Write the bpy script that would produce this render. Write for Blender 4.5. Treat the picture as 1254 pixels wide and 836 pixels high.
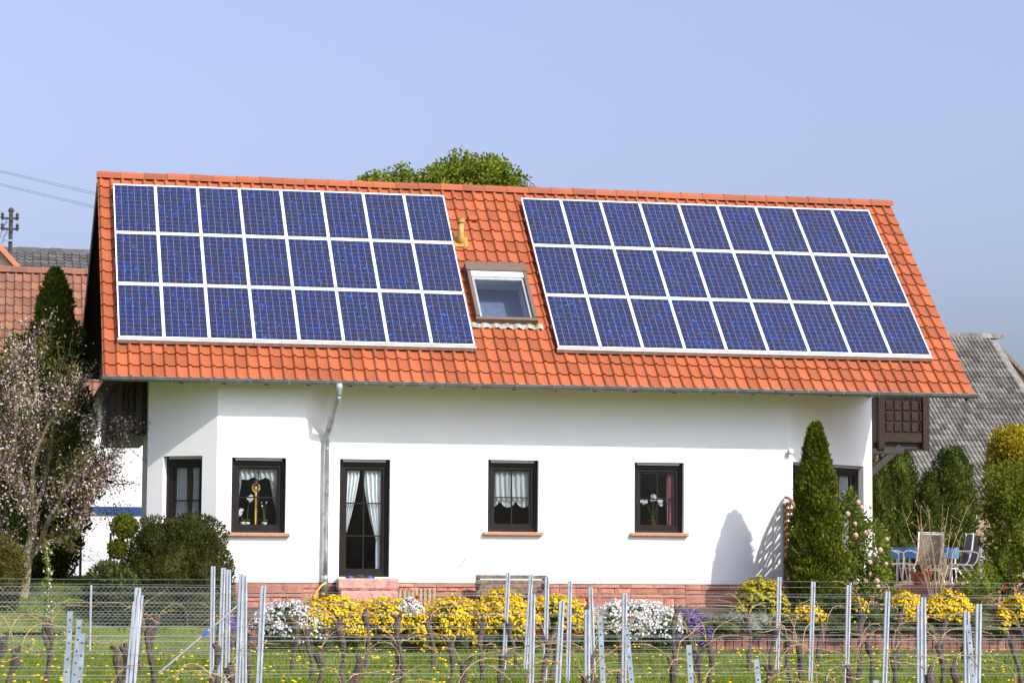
import bpy, math, random
import numpy as np
from mathutils import Matrix, Vector, Euler

# ------------------------------------------------------------------ scene
for o in list(bpy.data.objects):
    bpy.data.objects.remove(o, do_unlink=True)
S = bpy.context.scene
COL = S.collection
rng = np.random.default_rng(7)
random.seed(7)

# ---- camera
F_PX = 3100.0
YAW = math.atan(634 / F_PX); PITCH = math.atan(272 / F_PX); ROLL = 0.0064
EYE = Vector((0, 0, 0.78))
RM = Matrix.Rotation(-YAW, 3, 'Z') @ Matrix.Rotation(math.pi / 2 + PITCH, 3, 'X') @ Matrix.Rotation(ROLL, 3, 'Z')
cd = bpy.data.cameras.new('camera'); cam = bpy.data.objects.new('camera', cd); COL.objects.link(cam)
cam.location = EYE; cam.rotation_euler = RM.to_euler()
cd.sensor_width = 36; cd.lens = 36 * F_PX / 1254; cd.clip_end = 3000; cd.clip_start = 0.1
S.camera = cam

# ---- world and sun
SUN_AZ = math.radians(36.5)        # to the right of the facade's normal
SUN_EL = math.radians(41.3)
w = bpy.data.worlds.new('World'); S.world = w; w.use_nodes = True
nt = w.node_tree; bg = nt.nodes['Background']
sky = nt.nodes.new('ShaderNodeTexSky'); sky.sky_type = 'NISHITA'; sky.sun_disc = False
sky.sun_elevation = SUN_EL
sky.sun_rotation = math.pi - SUN_AZ
sky.altitude = 200; sky.air_density = 1.0; sky.dust_density = 5.2; sky.ozone_density = 3.5
hs = nt.nodes.new('ShaderNodeHueSaturation'); hs.inputs['Saturation'].default_value = 0.54; hs.inputs['Hue'].default_value = 0.515
nt.links.new(sky.outputs[0], hs.inputs['Color']); tn = nt.nodes.new('ShaderNodeMixRGB'); tn.blend_type = 'MULTIPLY'; tn.inputs[0].default_value = 1; tn.inputs[2].default_value = (0.93, 1.0, 1.20, 1)
nt.links.new(hs.outputs[0], tn.inputs[1]); nt.links.new(tn.outputs[0], bg.inputs[0]); bg.inputs[1].default_value = 0.142
sd = bpy.data.lights.new('sun', 'SUN'); sd.energy = 4.0; sd.angle = math.radians(0.53); sd.color = (1, 0.955, 0.88)
sun = bpy.data.objects.new('sun', sd); COL.objects.link(sun)
ldir = Vector((-math.sin(SUN_AZ) * math.cos(SUN_EL), math.cos(SUN_AZ) * math.cos(SUN_EL), -math.sin(SUN_EL)))
sun.rotation_euler = ldir.to_track_quat('-Z', 'Y').to_euler(); sun.location = (30, -20, 40)
S.view_settings.view_transform = 'Standard'; S.view_settings.look = 'None'
S.view_settings.exposure = 0.52; S.view_settings.gamma = 1.0

# ------------------------------------------------------------------ pixel helpers (direction only; the depth comes from what a thing touches)
def ray(px, py): return RM @ Vector(((px - 627) / F_PX, -(py - 418) / F_PX, -1))
def P(px, py, Y):
    d = ray(px, py); return EYE + d * (Y / d.y)
def on_plane(px, py, o, n):
    d = ray(px, py); return EYE + d * ((o - EYE).dot(n) / d.dot(n))
GPROF = [(-300, -1.9), (0, -1.9), (15, -1.5), (41.62, -0.69), (41.80, -0.69), (41.86, -0.30), (43.3, 0.02), (44.2, 0.06), (45.8, 0.33), (50, 0.42), (90, 0.5), (900, 1.5)]
def gz(Y): return float(np.interp(Y, [a for a, b in GPROF], [b for a, b in GPROF]))

# ------------------------------------------------------------------ object helpers
def world_loc(o):
    v = Vector((0, 0, 0))
    while o is not None: v += o.location; o = o.parent
    return v
def link(o, parent=None):
    COL.objects.link(o)
    if parent is not None: o.parent = parent
    return o
def tag(o, label=None, cat=None, group=None, kind=None):
    if label: o['label'] = label
    if cat: o['category'] = cat
    if group: o['group'] = group
    if kind: o['kind'] = kind
    return o
def thing(name, label, cat, loc=(0, 0, 0), rotz=0, group=None):
    o = bpy.data.objects.new(name, None); o.empty_display_size = 0.2
    COL.objects.link(o); o.location = loc; o.rotation_euler = (0, 0, rotz)
    return tag(o, label, cat, group)
def dup(root, label=None):
    r = root.copy(); COL.objects.link(r)
    if label: r['label'] = label
    for ch in root.children:
        c = ch.copy(); COL.objects.link(c); c.parent = r
        for g in ch.children:
            d = g.copy(); COL.objects.link(d); d.parent = c
    return r

class MB:
    def __init__(s): s.v = []; s.f = []
    def add(s, vs, fs):
        n = len(s.v); s.v += [tuple(v) for v in vs]; s.f += [tuple(i + n for i in f) for f in fs]; return s
    def box(s, x0, x1, y0, y1, z0, z1):
        return s.add([(x0, y0, z0), (x1, y0, z0), (x1, y1, z0), (x0, y1, z0), (x0, y0, z1), (x1, y0, z1), (x1, y1, z1), (x0, y1, z1)],
                     [(3, 2, 1, 0), (4, 5, 6, 7), (0, 1, 5, 4), (1, 2, 6, 5), (2, 3, 7, 6), (3, 0, 4, 7)])
    def cbox(s, x0, x1, y0, y1, z0, z1, c=0.004):      # chamfered box
        X = [x0, x1]; Y = [y0, y1]; Z = [z0, z1]; vs = []; idx = {}
        for i in (0, 1):
            for j in (0, 1):
                for k in (0, 1):
                    sx, sy, sz = (1 - 2 * i) * c, (1 - 2 * j) * c, (1 - 2 * k) * c
                    for a, p in enumerate([(X[i], Y[j] + sy, Z[k] + sz), (X[i] + sx, Y[j], Z[k] + sz), (X[i] + sx, Y[j] + sy, Z[k])]):
                        idx[(i, j, k, a)] = len(vs); vs.append(p)
        g = lambda i, j, k, a: idx[(i, j, k, a)]
        fs = []
        for i in (0, 1):
            q = [g(i, 0, 0, 0), g(i, 1, 0, 0), g(i, 1, 1, 0), g(i, 0, 1, 0)]; fs.append(q if i else q[::-1])
            q = [g(0, i, 0, 1), g(1, i, 0, 1), g(1, i, 1, 1), g(0, i, 1, 1)]; fs.append(q[::-1] if i else q)
            q = [g(0, 0, i, 2), g(1, 0, i, 2), g(1, 1, i, 2), g(0, 1, i, 2)]; fs.append(q if i else q[::-1])
        for j in (0, 1):
            for k in (0, 1):
                fs.append([g(0, j, k, 1), g(1, j, k, 1), g(1, j, k, 2), g(0, j, k, 2)])
                fs.append([g(j, 0, k, 0), g(j, 1, k, 0), g(j, 1, k, 2), g(j, 0, k, 2)])
                fs.append([g(j, k, 0, 0), g(j, k, 1, 0), g(j, k, 1, 1), g(j, k, 0, 1)])
        for i in (0, 1):
            for j in (0, 1):
                for k in (0, 1): fs.append([g(i, j, k, 0), g(i, j, k, 1), g(i, j, k, 2)])
        return s.add(vs, fs)
    def frame_box(s, o, ax, ay, az, x0, x1, y0, y1, z0, z1):    # box in a local frame
        m = MB().box(x0, x1, y0, y1, z0, z1)
        return s.add([o + ax * v[0] + ay * v[1] + az * v[2] for v in m.v], m.f)
    def bar(s, a, b, w_, h_, up=Vector((0, 0, 1))):
        a = Vector(a); b = Vector(b); d = (b - a); L = d.length; d.normalize()
        x = d.cross(up)
        if x.length < 1e-4: x = d.cross(Vector((0, 1, 0)))
        x.normalize(); y = x.cross(d)
        return s.frame_box(a, x, y, d, -w_ / 2, w_ / 2, -h_ / 2, h_ / 2, 0, L)
    def tube(s, path, rad, n=6, cap=True):
        path = [Vector(p) for p in path]
        if not hasattr(rad, '__len__'): rad = [rad] * len(path)
        base = len(s.v); prev = None
        for i, p in enumerate(path):
            d = (path[min(i + 1, len(path) - 1)] - path[max(i - 1, 0)]).normalized()
            if prev is None:
                x = d.cross(Vector((0.13, 0.2, 1)))
                if x.length < 1e-3: x = d.cross(Vector((1, 0, 0)))
            else: x = prev - d * prev.dot(d)
            x.normalize(); prev = x; y = d.cross(x)
            for k in range(n):
                a = 2 * math.pi * k / n
                s.v.append(tuple(p + (x * math.cos(a) + y * math.sin(a)) * rad[i]))
        for i in range(len(path) - 1):
            for k in range(n):
                a = base + i * n + k; b = base + i * n + (k + 1) % n
                s.f.append((a, b, b + n, a + n))
        if cap:
            s.f.append(tuple(base + k for k in range(n))[::-1]); e = base + (len(path) - 1) * n
            s.f.append(tuple(e + k for k in range(n)))
        return s
    def lathe(s, prof, c=(0, 0, 0), n=16):
        base = len(s.v)
        for r, z in prof:
            for k in range(n):
                a = 2 * math.pi * k / n; s.v.append((c[0] + r * math.cos(a), c[1] + r * math.sin(a), c[2] + z))
        for i in range(len(prof) - 1):
            for k in range(n):
                a = base + i * n + k; b = base + i * n + (k + 1) % n; s.f.append((a, b, b + n, a + n))
        s.f.append(tuple(base + k for k in range(n))[::-1]); e = base + (len(prof) - 1) * n
        s.f.append(tuple(e + k for k in range(n))); return s
    def ball(s, c, r, n=8, sq=(1, 1, 1)):
        prof = [(math.sin(math.pi * (i + .0001) / n), -math.cos(math.pi * i / n)) for i in range(n + 1)]
        base = len(s.v)
        m = MB().lathe(prof, n=n)
        return s.add([(c[0] + v[0] * r * sq[0], c[1] + v[1] * r * sq[1], c[2] + v[2] * r * sq[2]) for v in m.v], m.f)
    def prism(s, poly, ext):           # polygon of world points + extrusion vector
        n = len(poly); a = [Vector(p) for p in poly]; b = [p + Vector(ext) for p in a]
        return s.add(a + b, [tuple(range(n))[::-1], tuple(range(n, 2 * n))] + [(i, (i + 1) % n, n + (i + 1) % n, n + i) for i in range(n)])
    def mesh(s, name, mat, smooth=False):
        me = bpy.data.meshes.new(name); me.from_pydata(s.v, [], s.f); me.update()
        if mat: me.materials.append(mat)
        if smooth: me.polygons.foreach_set('use_smooth', [True] * len(me.polygons))
        return me
    def build(s, name, mat, parent=None, smooth=False, local=False, kind=None):
        if parent is not None and not local:
            off = world_loc(parent); s.v = [(v[0] - off.x, v[1] - off.y, v[2] - off.z) for v in s.v]
        o = bpy.data.objects.new(name, s.mesh(name, mat, smooth)); link(o, parent)
        if kind: o['kind'] = kind
        return o
def np_mesh(name, V, Fq, mat, parent=None, kind=None, smooth=False):
    """V (n,3), Fq (m,k) one polygon size"""
    V = np.asarray(V, dtype=np.float32)
    if parent is not None: V = V - np.array(world_loc(parent), dtype=np.float32)
    me = bpy.data.meshes.new(name); m, k = Fq.shape
    me.vertices.add(len(V)); me.vertices.foreach_set('co', V.ravel())
    me.loops.add(m * k); me.loops.foreach_set('vertex_index', Fq.ravel().astype(np.int32))
    me.polygons.add(m); me.polygons.foreach_set('loop_start', (np.arange(m) * k).astype(np.int32))
    me.update(calc_edges=True); me.validate()
    if mat: me.materials.append(mat)
    if smooth: me.polygons.foreach_set('use_smooth', [True] * m)
    o = bpy.data.objects.new(name, me); link(o, parent)
    if kind: o['kind'] = kind
    return o

# ------------------------------------------------------------------ materials
def mat(name):
    m = bpy.data.materials.new(name); m.use_nodes = True
    return m, m.node_tree, m.node_tree.nodes['Principled BSDF']
def N(nt, t, **kw):
    n = nt.nodes.new('ShaderNode' + t)
    for k, v in kw.items():
        if k.startswith('i_'): n.inputs[int(k[2:]) if k[2:].isdigit() else k[2:].replace('_', ' ')].default_value = v
        else: setattr(n, k, v)
    return n
def ramp(nt, stops):
    r = nt.nodes.new('ShaderNodeValToRGB'); e = r.color_ramp.elements
    while len(e) < len(stops): e.new(0.5)
    for i, (p, c) in enumerate(stops): e[i].position = p; e[i].color = (*c, 1)
    return r
def simple(name, c, rough=0.6, metal=0.0, var=0.12, scale=12.0, bump=0.0, bscale=60.0, dirt=None, spec=None):
    m, t, b = mat(name)
    tc = N(t, 'TexCoord'); no = N(t, 'TexNoise'); no.inputs['Scale'].default_value = scale; no.inputs['Detail'].default_value = 6
    t.links.new(tc.outputs['Object'], no.inputs['Vector'])
    lo = tuple(max(0, x * (1 - 2 * var)) for x in c); hi = tuple(min(1, x * (1 + 2 * var)) for x in c)
    st = [(0.25, lo), (0.75, hi)]
    r = ramp(t, st); t.links.new(no.outputs['Fac'], r.inputs[0]); col = r.outputs[0]
    if dirt:
        n2 = N(t, 'TexNoise'); n2.inputs['Scale'].default_value = dirt[1]; n2.inputs['Detail'].default_value = 8
        t.links.new(tc.outputs['Object'], n2.inputs['Vector'])
        r2 = ramp(t, [(dirt[2], (0, 0, 0)), (dirt[2] + .15, (1, 1, 1))]); t.links.new(n2.outputs['Fac'], r2.inputs[0])
        mx = N(t, 'MixRGB'); mx.inputs[2].default_value = (*dirt[0], 1); t.links.new(r2.outputs[0], mx.inputs[0]); t.links.new(col, mx.inputs[1]); col = mx.outputs[0]
    t.links.new(col, b.inputs['Base Color']); b.inputs['Roughness'].default_value = rough; b.inputs['Metallic'].default_value = metal
    if spec is not None: b.inputs['Specular IOR Level'].default_value = spec
    if bump:
        n3 = N(t, 'TexNoise'); n3.inputs['Scale'].default_value = bscale; n3.inputs['Detail'].default_value = 5
        t.links.new(tc.outputs['Object'], n3.inputs['Vector'])
        bp = N(t, 'Bump'); bp.inputs['Strength'].default_value = bump; bp.inputs['Distance'].default_value = 0.02
        t.links.new(n3.outputs['Fac'], bp.inputs['Height']); t.links.new(bp.outputs[0], b.inputs['Normal'])
    return m
def pieces(name, c, rough=0.75, var=0.25, grime=(0.12, 0.1, 0.08), grime_at=0.62, bump=0.3, scale=3.0, bscale=40):
    """one material for tiles / stones: colour varies from piece to piece"""
    m, t, b = mat(name)
    ge = N(t, 'NewGeometry'); oi = N(t, 'ObjectInfo'); ad = N(t, 'Math', operation='ADD'); fr = N(t, 'Math', operation='FRACT')
    t.links.new(ge.outputs['Random Per Island'], ad.inputs[0]); t.links.new(oi.outputs['Random'], ad.inputs[1]); t.links.new(ad.outputs[0], fr.inputs[0])
    r = ramp(t, [(0, tuple(x * (1 - var) for x in c)), (0.5, c), (1, tuple(min(1, x * (1 + var)) for x in c))])
    t.links.new(fr.outputs[0], r.inputs[0])
    no = N(t, 'TexNoise'); no.inputs['Scale'].default_value = scale; no.inputs['Detail'].default_value = 8; no.inputs['Roughness'].default_value = 0.65
    t.links.new(ge.outputs['Position'], no.inputs['Vector'])
    r2 = ramp(t, [(grime_at - .12, (0, 0, 0)), (grime_at + .2, (.75, .75, .75))]); t.links.new(no.outputs['Fac'], r2.inputs[0])
    mx = N(t, 'MixRGB'); t.links.new(r2.outputs[0], mx.inputs[0]); t.links.new(r.outputs[0], mx.inputs[1]); mx.inputs[2].default_value = (*grime, 1)
    t.links.new(mx.outputs[0], b.inputs['Base Color']); b.inputs['Roughness'].default_value = rough; b.inputs['Specular IOR Level'].default_value = 0.3
    n3 = N(t, 'TexNoise'); n3.inputs['Scale'].default_value = bscale; n3.inputs['Detail'].default_value = 5; t.links.new(ge.outputs['Position'], n3.inputs['Vector'])
    bp = N(t, 'Bump'); bp.inputs['Strength'].default_value = bump; bp.inputs['Distance'].default_value = 0.02
    t.links.new(n3.outputs['Fac'], bp.inputs['Height']); t.links.new(bp.outputs[0], b.inputs['Normal'])
    return m
def leafmat(name, cols, trans=0.3, rough=0.55):
    m, t, b = mat(name)
    ge = N(t, 'NewGeometry'); r = ramp(t, [(i / max(1, len(cols) - 1), c) for i, c in enumerate(cols)])
    no = N(t, 'TexNoise'); no.inputs['Scale'].default_value = 2.5; no.inputs['Detail'].default_value = 3; t.links.new(ge.outputs['Position'], no.inputs['Vector'])
    ma = N(t, 'Math', operation='MULTIPLY_ADD'); t.links.new(no.outputs['Fac'], ma.inputs[0]); ma.inputs[1].default_value = 0.9
    m2 = N(t, 'Math', operation='MULTIPLY_ADD'); t.links.new(ge.outputs['Random Per Island'], m2.inputs[0]); m2.inputs[1].default_value = 0.6; m2.inputs[2].default_value = -0.25
    t.links.new(m2.outputs[0], ma.inputs[2]); t.links.new(ma.outputs[0], r.inputs[0])
    t.links.new(r.outputs[0], b.inputs['Base Color']); b.inputs['Roughness'].default_value = rough; b.inputs['Specular IOR Level'].default_value = 0.10
    tr = N(t, 'BsdfTranslucent'); t.links.new(r.outputs[0], tr.inputs['Color'])
    mx = N(t, 'MixShader'); mx.inputs[0].default_value = trans; t.links.new(b.outputs[0], mx.inputs[1]); t.links.new(tr.outputs[0], mx.inputs[2])
    t.links.new(mx.outputs[0], t.nodes['Material Output'].inputs[0])
    return m
def glassmat(name, tint=(0.75, 0.8, 0.8), refl=1.0):
    m, t, b = mat(name); t.nodes.remove(b)
    tr = N(t, 'BsdfTransparent'); tr.inputs[0].default_value = (*tint, 1); gl = N(t, 'BsdfGlossy'); gl.inputs['Roughness'].default_value = 0.03
    ge = N(t, 'NewGeometry'); dt = N(t, 'VectorMath', operation='DOT_PRODUCT'); t.links.new(ge.outputs['Incoming'], dt.inputs[0]); t.links.new(ge.outputs['Normal'], dt.inputs[1])
    ab = N(t, 'Math', operation='ABSOLUTE'); t.links.new(dt.outputs['Value'], ab.inputs[0]); om = N(t, 'Math', operation='SUBTRACT'); om.inputs[0].default_value = 1; t.links.new(ab.outputs[0], om.inputs[1])
    pw = N(t, 'Math', operation='POWER'); pw.inputs[1].default_value = 5; t.links.new(om.outputs[0], pw.inputs[0])
    ma = N(t, 'Math', operation='MULTIPLY_ADD'); ma.inputs[1].default_value = .95; ma.inputs[2].default_value = .045; t.links.new(pw.outputs[0], ma.inputs[0])
    mu = N(t, 'Math', operation='MULTIPLY'); mu.inputs[1].default_value = refl; t.links.new(ma.outputs[0], mu.inputs[0]); mx = N(t, 'MixShader'); t.links.new(mu.outputs[0], mx.inputs[0])
    t.links.new(tr.outputs[0], mx.inputs[1]); t.links.new(gl.outputs[0], mx.inputs[2]); t.links.new(mx.outputs[0], t.nodes['Material Output'].inputs[0])
    return m

M = {}
M['render'] = simple('white_render', (0.80, 0.79, 0.77), 0.9, var=0.015, scale=1.2, bump=0.35, bscale=90, spec=0.2)
M['tile'] = pieces('terracotta', (0.315, 0.081, 0.029), 0.65, var=0.20, grime=(0.15, 0.052, 0.028), grime_at=0.66, bump=0.2)
M['browntile'] = pieces('brown_tile', (0.215, 0.092, 0.055), 0.8, var=0.22, grime=(0.10, 0.06, 0.045), grime_at=0.55)
M['greytile'] = pieces('grey_tile', (0.205, 0.19, 0.165), 0.85, var=0.4, grime=(0.07, 0.06, 0.04), grime_at=0.53, scale=5)
M['slatetile'] = pieces('dark_grey_tile', (0.085, 0.08, 0.075), 0.85, var=0.3, grime=(0.2, 0.19, 0.17), grime_at=0.7)
M['wood_dark'] = simple('dark_stained_wood', (0.030, 0.018, 0.012), 0.6, var=0.25, scale=20, bump=0.2)
M['soffit'] = simple('soffit_boards', (0.58, 0.47, 0.32), 0.7, var=0.12, scale=8)
M['frame'] = simple('brown_window_frame', (0.016, 0.012, 0.0095), 0.45, var=0.1, spec=0.2)
M['shutterbox'] = simple('aluminium_strip', (0.42, 0.44, 0.44), 0.4, 0.4, var=0.08)
M['zinc'] = simple('zinc', (0.40, 0.42, 0.44), 0.42, 0.75, var=0.14, scale=6, dirt=((0.24, 0.25, 0.25), 9, 0.55))
M['dkzinc'] = simple('weathered_zinc', (0.20, 0.205, 0.20), 0.5, 0.6, var=0.15, scale=6)
M['stone'] = pieces('red_sandstone', (0.42, 0.185, 0.125), 0.85, var=0.28, grime=(0.25, 0.12, 0.085), grime_at=0.6, bump=0.8, bscale=25)
M['mortar'] = simple('mortar', (0.10, 0.062, 0.048), 0.95, var=0.15, bump=0.3)
M['sill'] = simple('sandstone_sill', (0.44, 0.20, 0.125), 0.85, var=0.15, scale=30, bump=0.5)
M['step'] = simple('sandstone_step', (0.46, 0.235, 0.185), 0.85, var=0.14, scale=9, bump=1.0, bscale=18)
M['alu'] = simple('panel_frame_aluminium', (0.74, 0.75, 0.77), 0.38, 0.15, var=0.03)
M['rail'] = simple('rail_aluminium', (0.50, 0.47, 0.46), 0.45, 0.3, var=0.08)
M['glass'] = glassmat('window_glass', (0.90, 0.92, 0.92), 0.3)
M['skyglass'] = glassmat('skylight_glass', (0.80, 0.84, 0.88), 2.0)
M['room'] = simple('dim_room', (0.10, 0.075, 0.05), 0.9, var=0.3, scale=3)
M['curtain'] = simple('white_curtain', (0.72, 0.73, 0.74), 0.9, var=0.03)
M['sheer'] = leafmat('sheer_curtain', [(0.70, 0.71, 0.72), (0.74, 0.75, 0.76)], 0.45, 0.9)
M['pinkcurtain'] = leafmat('pink_curtain', [(0.42, 0.16, 0.20), (0.5, 0.2, 0.25)], 0.35, 0.9)
M['galv'] = simple('galvanised_steel', (0.47, 0.49, 0.54), 0.42, 0.5, var=0.12, scale=14)
M['galvdark'] = simple('weathered_galvanised_steel', (0.30, 0.34, 0.39), 0.5, 0.6, var=0.15, scale=14)
M['wire'] = simple('trellis_wire', (0.40, 0.42, 0.45), 0.45, 0.3, var=0.1)
M['bark'] = simple('vine_bark', (0.085, 0.062, 0.045), 0.95, var=0.35, scale=35, bump=1.0, bscale=50)
M['cane'] = simple('vine_cane', (0.38, 0.23, 0.11), 0.7, var=0.25, scale=10)
M['twig'] = simple('dark_twig', (0.10, 0.07, 0.045), 0.9, var=0.3, scale=20)
M['trunk'] = simple('grey_bark', (0.22, 0.175, 0.115), 0.95, var=0.4, scale=14, bump=1.0, bscale=30, dirt=((0.25, 0.24, 0.10), 12, 0.55))
M['darktrunk'] = simple('dark_bark', (0.06, 0.045, 0.03), 0.95, var=0.3, scale=14, bump=1.0, bscale=30)
M['oldwood'] = simple('weathered_wood', (0.16, 0.125, 0.09), 0.9, var=0.3, scale=16, bump=0.5)
M['trelliswood'] = simple('brown_trellis_wood', (0.27, 0.14, 0.06), 0.8, var=0.2, scale=16, bump=0.4)
M['palewood'] = simple('pale_wood', (0.36, 0.26, 0.15), 0.85, var=0.25, scale=16, bump=0.4)
M['terracotta'] = simple('terracotta_pot', (0.40, 0.15, 0.075), 0.8, var=0.15, scale=9)
M['white'] = simple('white_lacquer', (0.80, 0.80, 0.80), 0.35, var=0.02)
M['sling'] = simple('taupe_sling', (0.16, 0.14, 0.115), 0.85, var=0.1)
M['navy'] = simple('navy_cloth', (0.012, 0.016, 0.04), 0.8, var=0.2)
M['blue'] = simple('blue_cloth', (0.05, 0.24, 0.52), 0.8, var=0.1)
M['stripe'] = simple('blue_stripe', (0.008, 0.036, 0.13), 0.6, var=0.05)
M['greybase'] = simple('grey_plinth', (0.55, 0.55, 0.57), 0.9, var=0.08, scale=2, bump=0.2)
M['cream'] = simple('cream_render', (0.70, 0.60, 0.40), 0.9, var=0.04)
M['oldwall'] = simple('old_stone_gable', (0.34, 0.24, 0.16), 0.95, var=0.3, scale=3, bump=1.0, bscale=10, dirt=((0.55, 0.45, 0.38), 3, 0.56))
M['plastic'] = simple('yellowed_plastic', (0.42, 0.24, 0.05), 0.5, var=0.1)
M['hose'] = simple('yellow_hose', (0.6, 0.38, 0.05), 0.4, var=0.05)
M['bronze'] = simple('brown_aluminium_cladding', (0.145, 0.095, 0.068), 0.45, 0.1, var=0.06)
M['leadflash'] = simple('lead_flashing', (0.30, 0.29, 0.23), 0.7, 0.1, var=0.3, scale=12)
M['shaft'] = simple('skylight_room', (0.20, 0.23, 0.31), 0.8, var=0.1)
M['gold'] = simple('gold_ornament', (0.62, 0.35, 0.05), 0.4, 0.3, var=0.15)
M['red'] = simple('red_ceramic', (0.35, 0.05, 0.045), 0.4, var=0.1)
M['black'] = simple('black_rubber', (0.02, 0.02, 0.02), 0.7, var=0.1)
M['bluep'] = simple('blue_plastic', (0.02, 0.12, 0.55), 0.4, var=0.05)
M['lineg'] = simple('weathered_line', (0.20, 0.21, 0.24), 0.6, var=0.1)
M['insul'] = simple('insulator', (0.05, 0.045, 0.045), 0.3, var=0.1)
M['slab'] = pieces('red_concrete_palisade', (0.24, 0.105, 0.08), 0.9, var=0.25, grime=(0.10, 0.055, 0.04), grime_at=0.58, bump=0.5)
M['orange_verge'] = simple('orange_verge', (0.45, 0.17, 0.09), 0.8, var=0.1)
# foliage
M['thuja'] = leafmat('thuja_leaf', [(0.028, 0.042, 0.006), (0.095, 0.118, 0.011), (0.23, 0.225, 0.022)], 0.2)
M['thuja2'] = leafmat('dark_conifer_leaf', [(0.016, 0.030, 0.006), (0.05, 0.072, 0.010), (0.13, 0.145, 0.018)], 0.2)
M['thuja3'] = leafmat('green_conifer_leaf', [(0.026, 0.044, 0.007), (0.09, 0.118, 0.016), (0.20, 0.21, 0.028)], 0.2)
M['yew'] = leafmat('yew_leaf', [(0.014, 0.018, 0.005), (0.038, 0.044, 0.008), (0.105, 0.095, 0.018)], 0.2)
M['spring'] = leafmat('spring_leaf', [(0.07, 0.10, 0.010), (0.15, 0.19, 0.018), (0.26, 0.29, 0.03)], 0.35)
M['hedge'] = leafmat('hedge_leaf', [(0.05, 0.07, 0.008), (0.11, 0.135, 0.012), (0.20, 0.20, 0.022)], 0.3)
M['yhedge'] = leafmat('golden_leaf', [(0.10, 0.10, 0.008), (0.30, 0.24, 0.012), (0.5, 0.38, 0.015)], 0.3)
M['juniper'] = leafmat('juniper_leaf', [(0.045, 0.042, 0.010), (0.09, 0.08, 0.018), (0.13, 0.11, 0.026)], 0.2)
M['bronzeleaf'] = leafmat('bronze_young_leaf', [(0.06, 0.065, 0.012), (0.13, 0.13, 0.025), (0.20, 0.17, 0.045)], 0.3)
M['blossom'] = leafmat('pink_blossom', [(0.55, 0.33, 0.38), (0.70, 0.52, 0.55), (0.78, 0.66, 0.68)], 0.35)
M['roseleaf'] = leafmat('rose_leaf', [(0.06, 0.09, 0.012), (0.14, 0.18, 0.024), (0.24, 0.27, 0.045)], 0.3)
M['rose'] = leafmat('rose_petal', [(0.66, 0.38, 0.30), (0.75, 0.52, 0.44)], 0.3)
M['bedgreen'] = leafmat('cushion_leaf', [(0.025, 0.038, 0.010), (0.065, 0.08, 0.022), (0.12, 0.135, 0.04)], 0.2)
M['greyleaf'] = leafmat('grey_cushion_leaf', [(0.10, 0.115, 0.075), (0.20, 0.21, 0.15), (0.33, 0.33, 0.26)], 0.2)
M['yellow'] = leafmat('yellow_petal', [(0.66, 0.42, 0.004), (0.82, 0.58, 0.008), (0.86, 0.66, 0.012)], 0.3)
M['olive'] = leafmat('euphorbia_bract', [(0.28, 0.24, 0.01), (0.46, 0.38, 0.012), (0.58, 0.46, 0.015)], 0.3)
M['whitefl'] = leafmat('white_petal', [(0.74, 0.73, 0.72), (0.82, 0.81, 0.80)], 0.3)
M['purple'] = leafmat('purple_petal', [(0.13, 0.07, 0.38), (0.24, 0.13, 0.55)], 0.3)
M['redfl'] = leafmat('red_petal', [(0.60, 0.02, 0.01), (0.75, 0.05, 0.015)], 0.3)
M['pinkfl'] = leafmat('pink_petal', [(0.65, 0.25, 0.38), (0.7, 0.4, 0.5)], 0.3)
M['grassblade'] = leafmat('grass_blade', [(0.06, 0.09, 0.008), (0.14, 0.19, 0.014), (0.26, 0.28, 0.03)], 0.35)
def ground_material():
    m, t, b = mat('grass_and_soil')
    ge = N(t, 'NewGeometry'); n1 = N(t, 'TexNoise'); n1.inputs['Scale'].default_value = 1.1; n1.inputs['Detail'].default_value = 8
    t.links.new(ge.outputs['Position'], n1.inputs['Vector'])
    r = ramp(t, [(0.3, (0.075, 0.10, 0.012)), (0.55, (0.13, 0.16, 0.018)), (0.75, (0.18, 0.15, 0.05))]); t.links.new(n1.outputs['Fac'], r.inputs[0])
    # the planted bed along the house is bare soil
    sx = N(t, 'SeparateXYZ'); t.links.new(ge.outputs['Position'], sx.inputs[0])
    ry = N(t, 'MapRange'); ry.inputs[1].default_value = 41.3; ry.inputs[2].default_value = 41.7; t.links.new(sx.outputs[1], ry.inputs[0])
    ry2 = N(t, 'MapRange'); ry2.inputs[1].default_value = 44.6; ry2.inputs[2].default_value = 44.2; t.links.new(sx.outputs[1], ry2.inputs[0])
    rx = N(t, 'MapRange'); rx.inputs[1].default_value = 3.2; rx.inputs[2].default_value = 4.0; t.links.new(sx.outputs[0], rx.inputs[0])
    a = N(t, 'Math', operation='MULTIPLY'); t.links.new(ry.outputs[0], a.inputs[0]); t.links.new(ry2.outputs[0], a.inputs[1])
    a2 = N(t, 'Math', operation='MULTIPLY'); t.links.new(a.outputs[0], a2.inputs[0]); t.links.new(rx.outputs[0], a2.inputs[1])
    mx = N(t, 'MixRGB'); t.links.new(a2.outputs[0], mx.inputs[0]); t.links.new(r.outputs[0], mx.inputs[1]); mx.inputs[2].default_value = (0.085, 0.055, 0.035, 1)
    t.links.new(mx.outputs[0], b.inputs['Base Color']); b.inputs['Roughness'].default_value = 0.95
    n2 = N(t, 'TexNoise'); n2.inputs['Scale'].default_value = 18; n2.inputs['Detail'].default_value = 6; t.links.new(ge.outputs['Position'], n2.inputs['Vector'])
    bp = N(t, 'Bump'); bp.inputs['Strength'].default_value = 0.8; bp.inputs['Distance'].default_value = 0.05; t.links.new(n2.outputs['Fac'], bp.inputs['Height']); t.links.new(bp.outputs[0], b.inputs['Normal'])
    return m
M['ground'] = ground_material()
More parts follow.
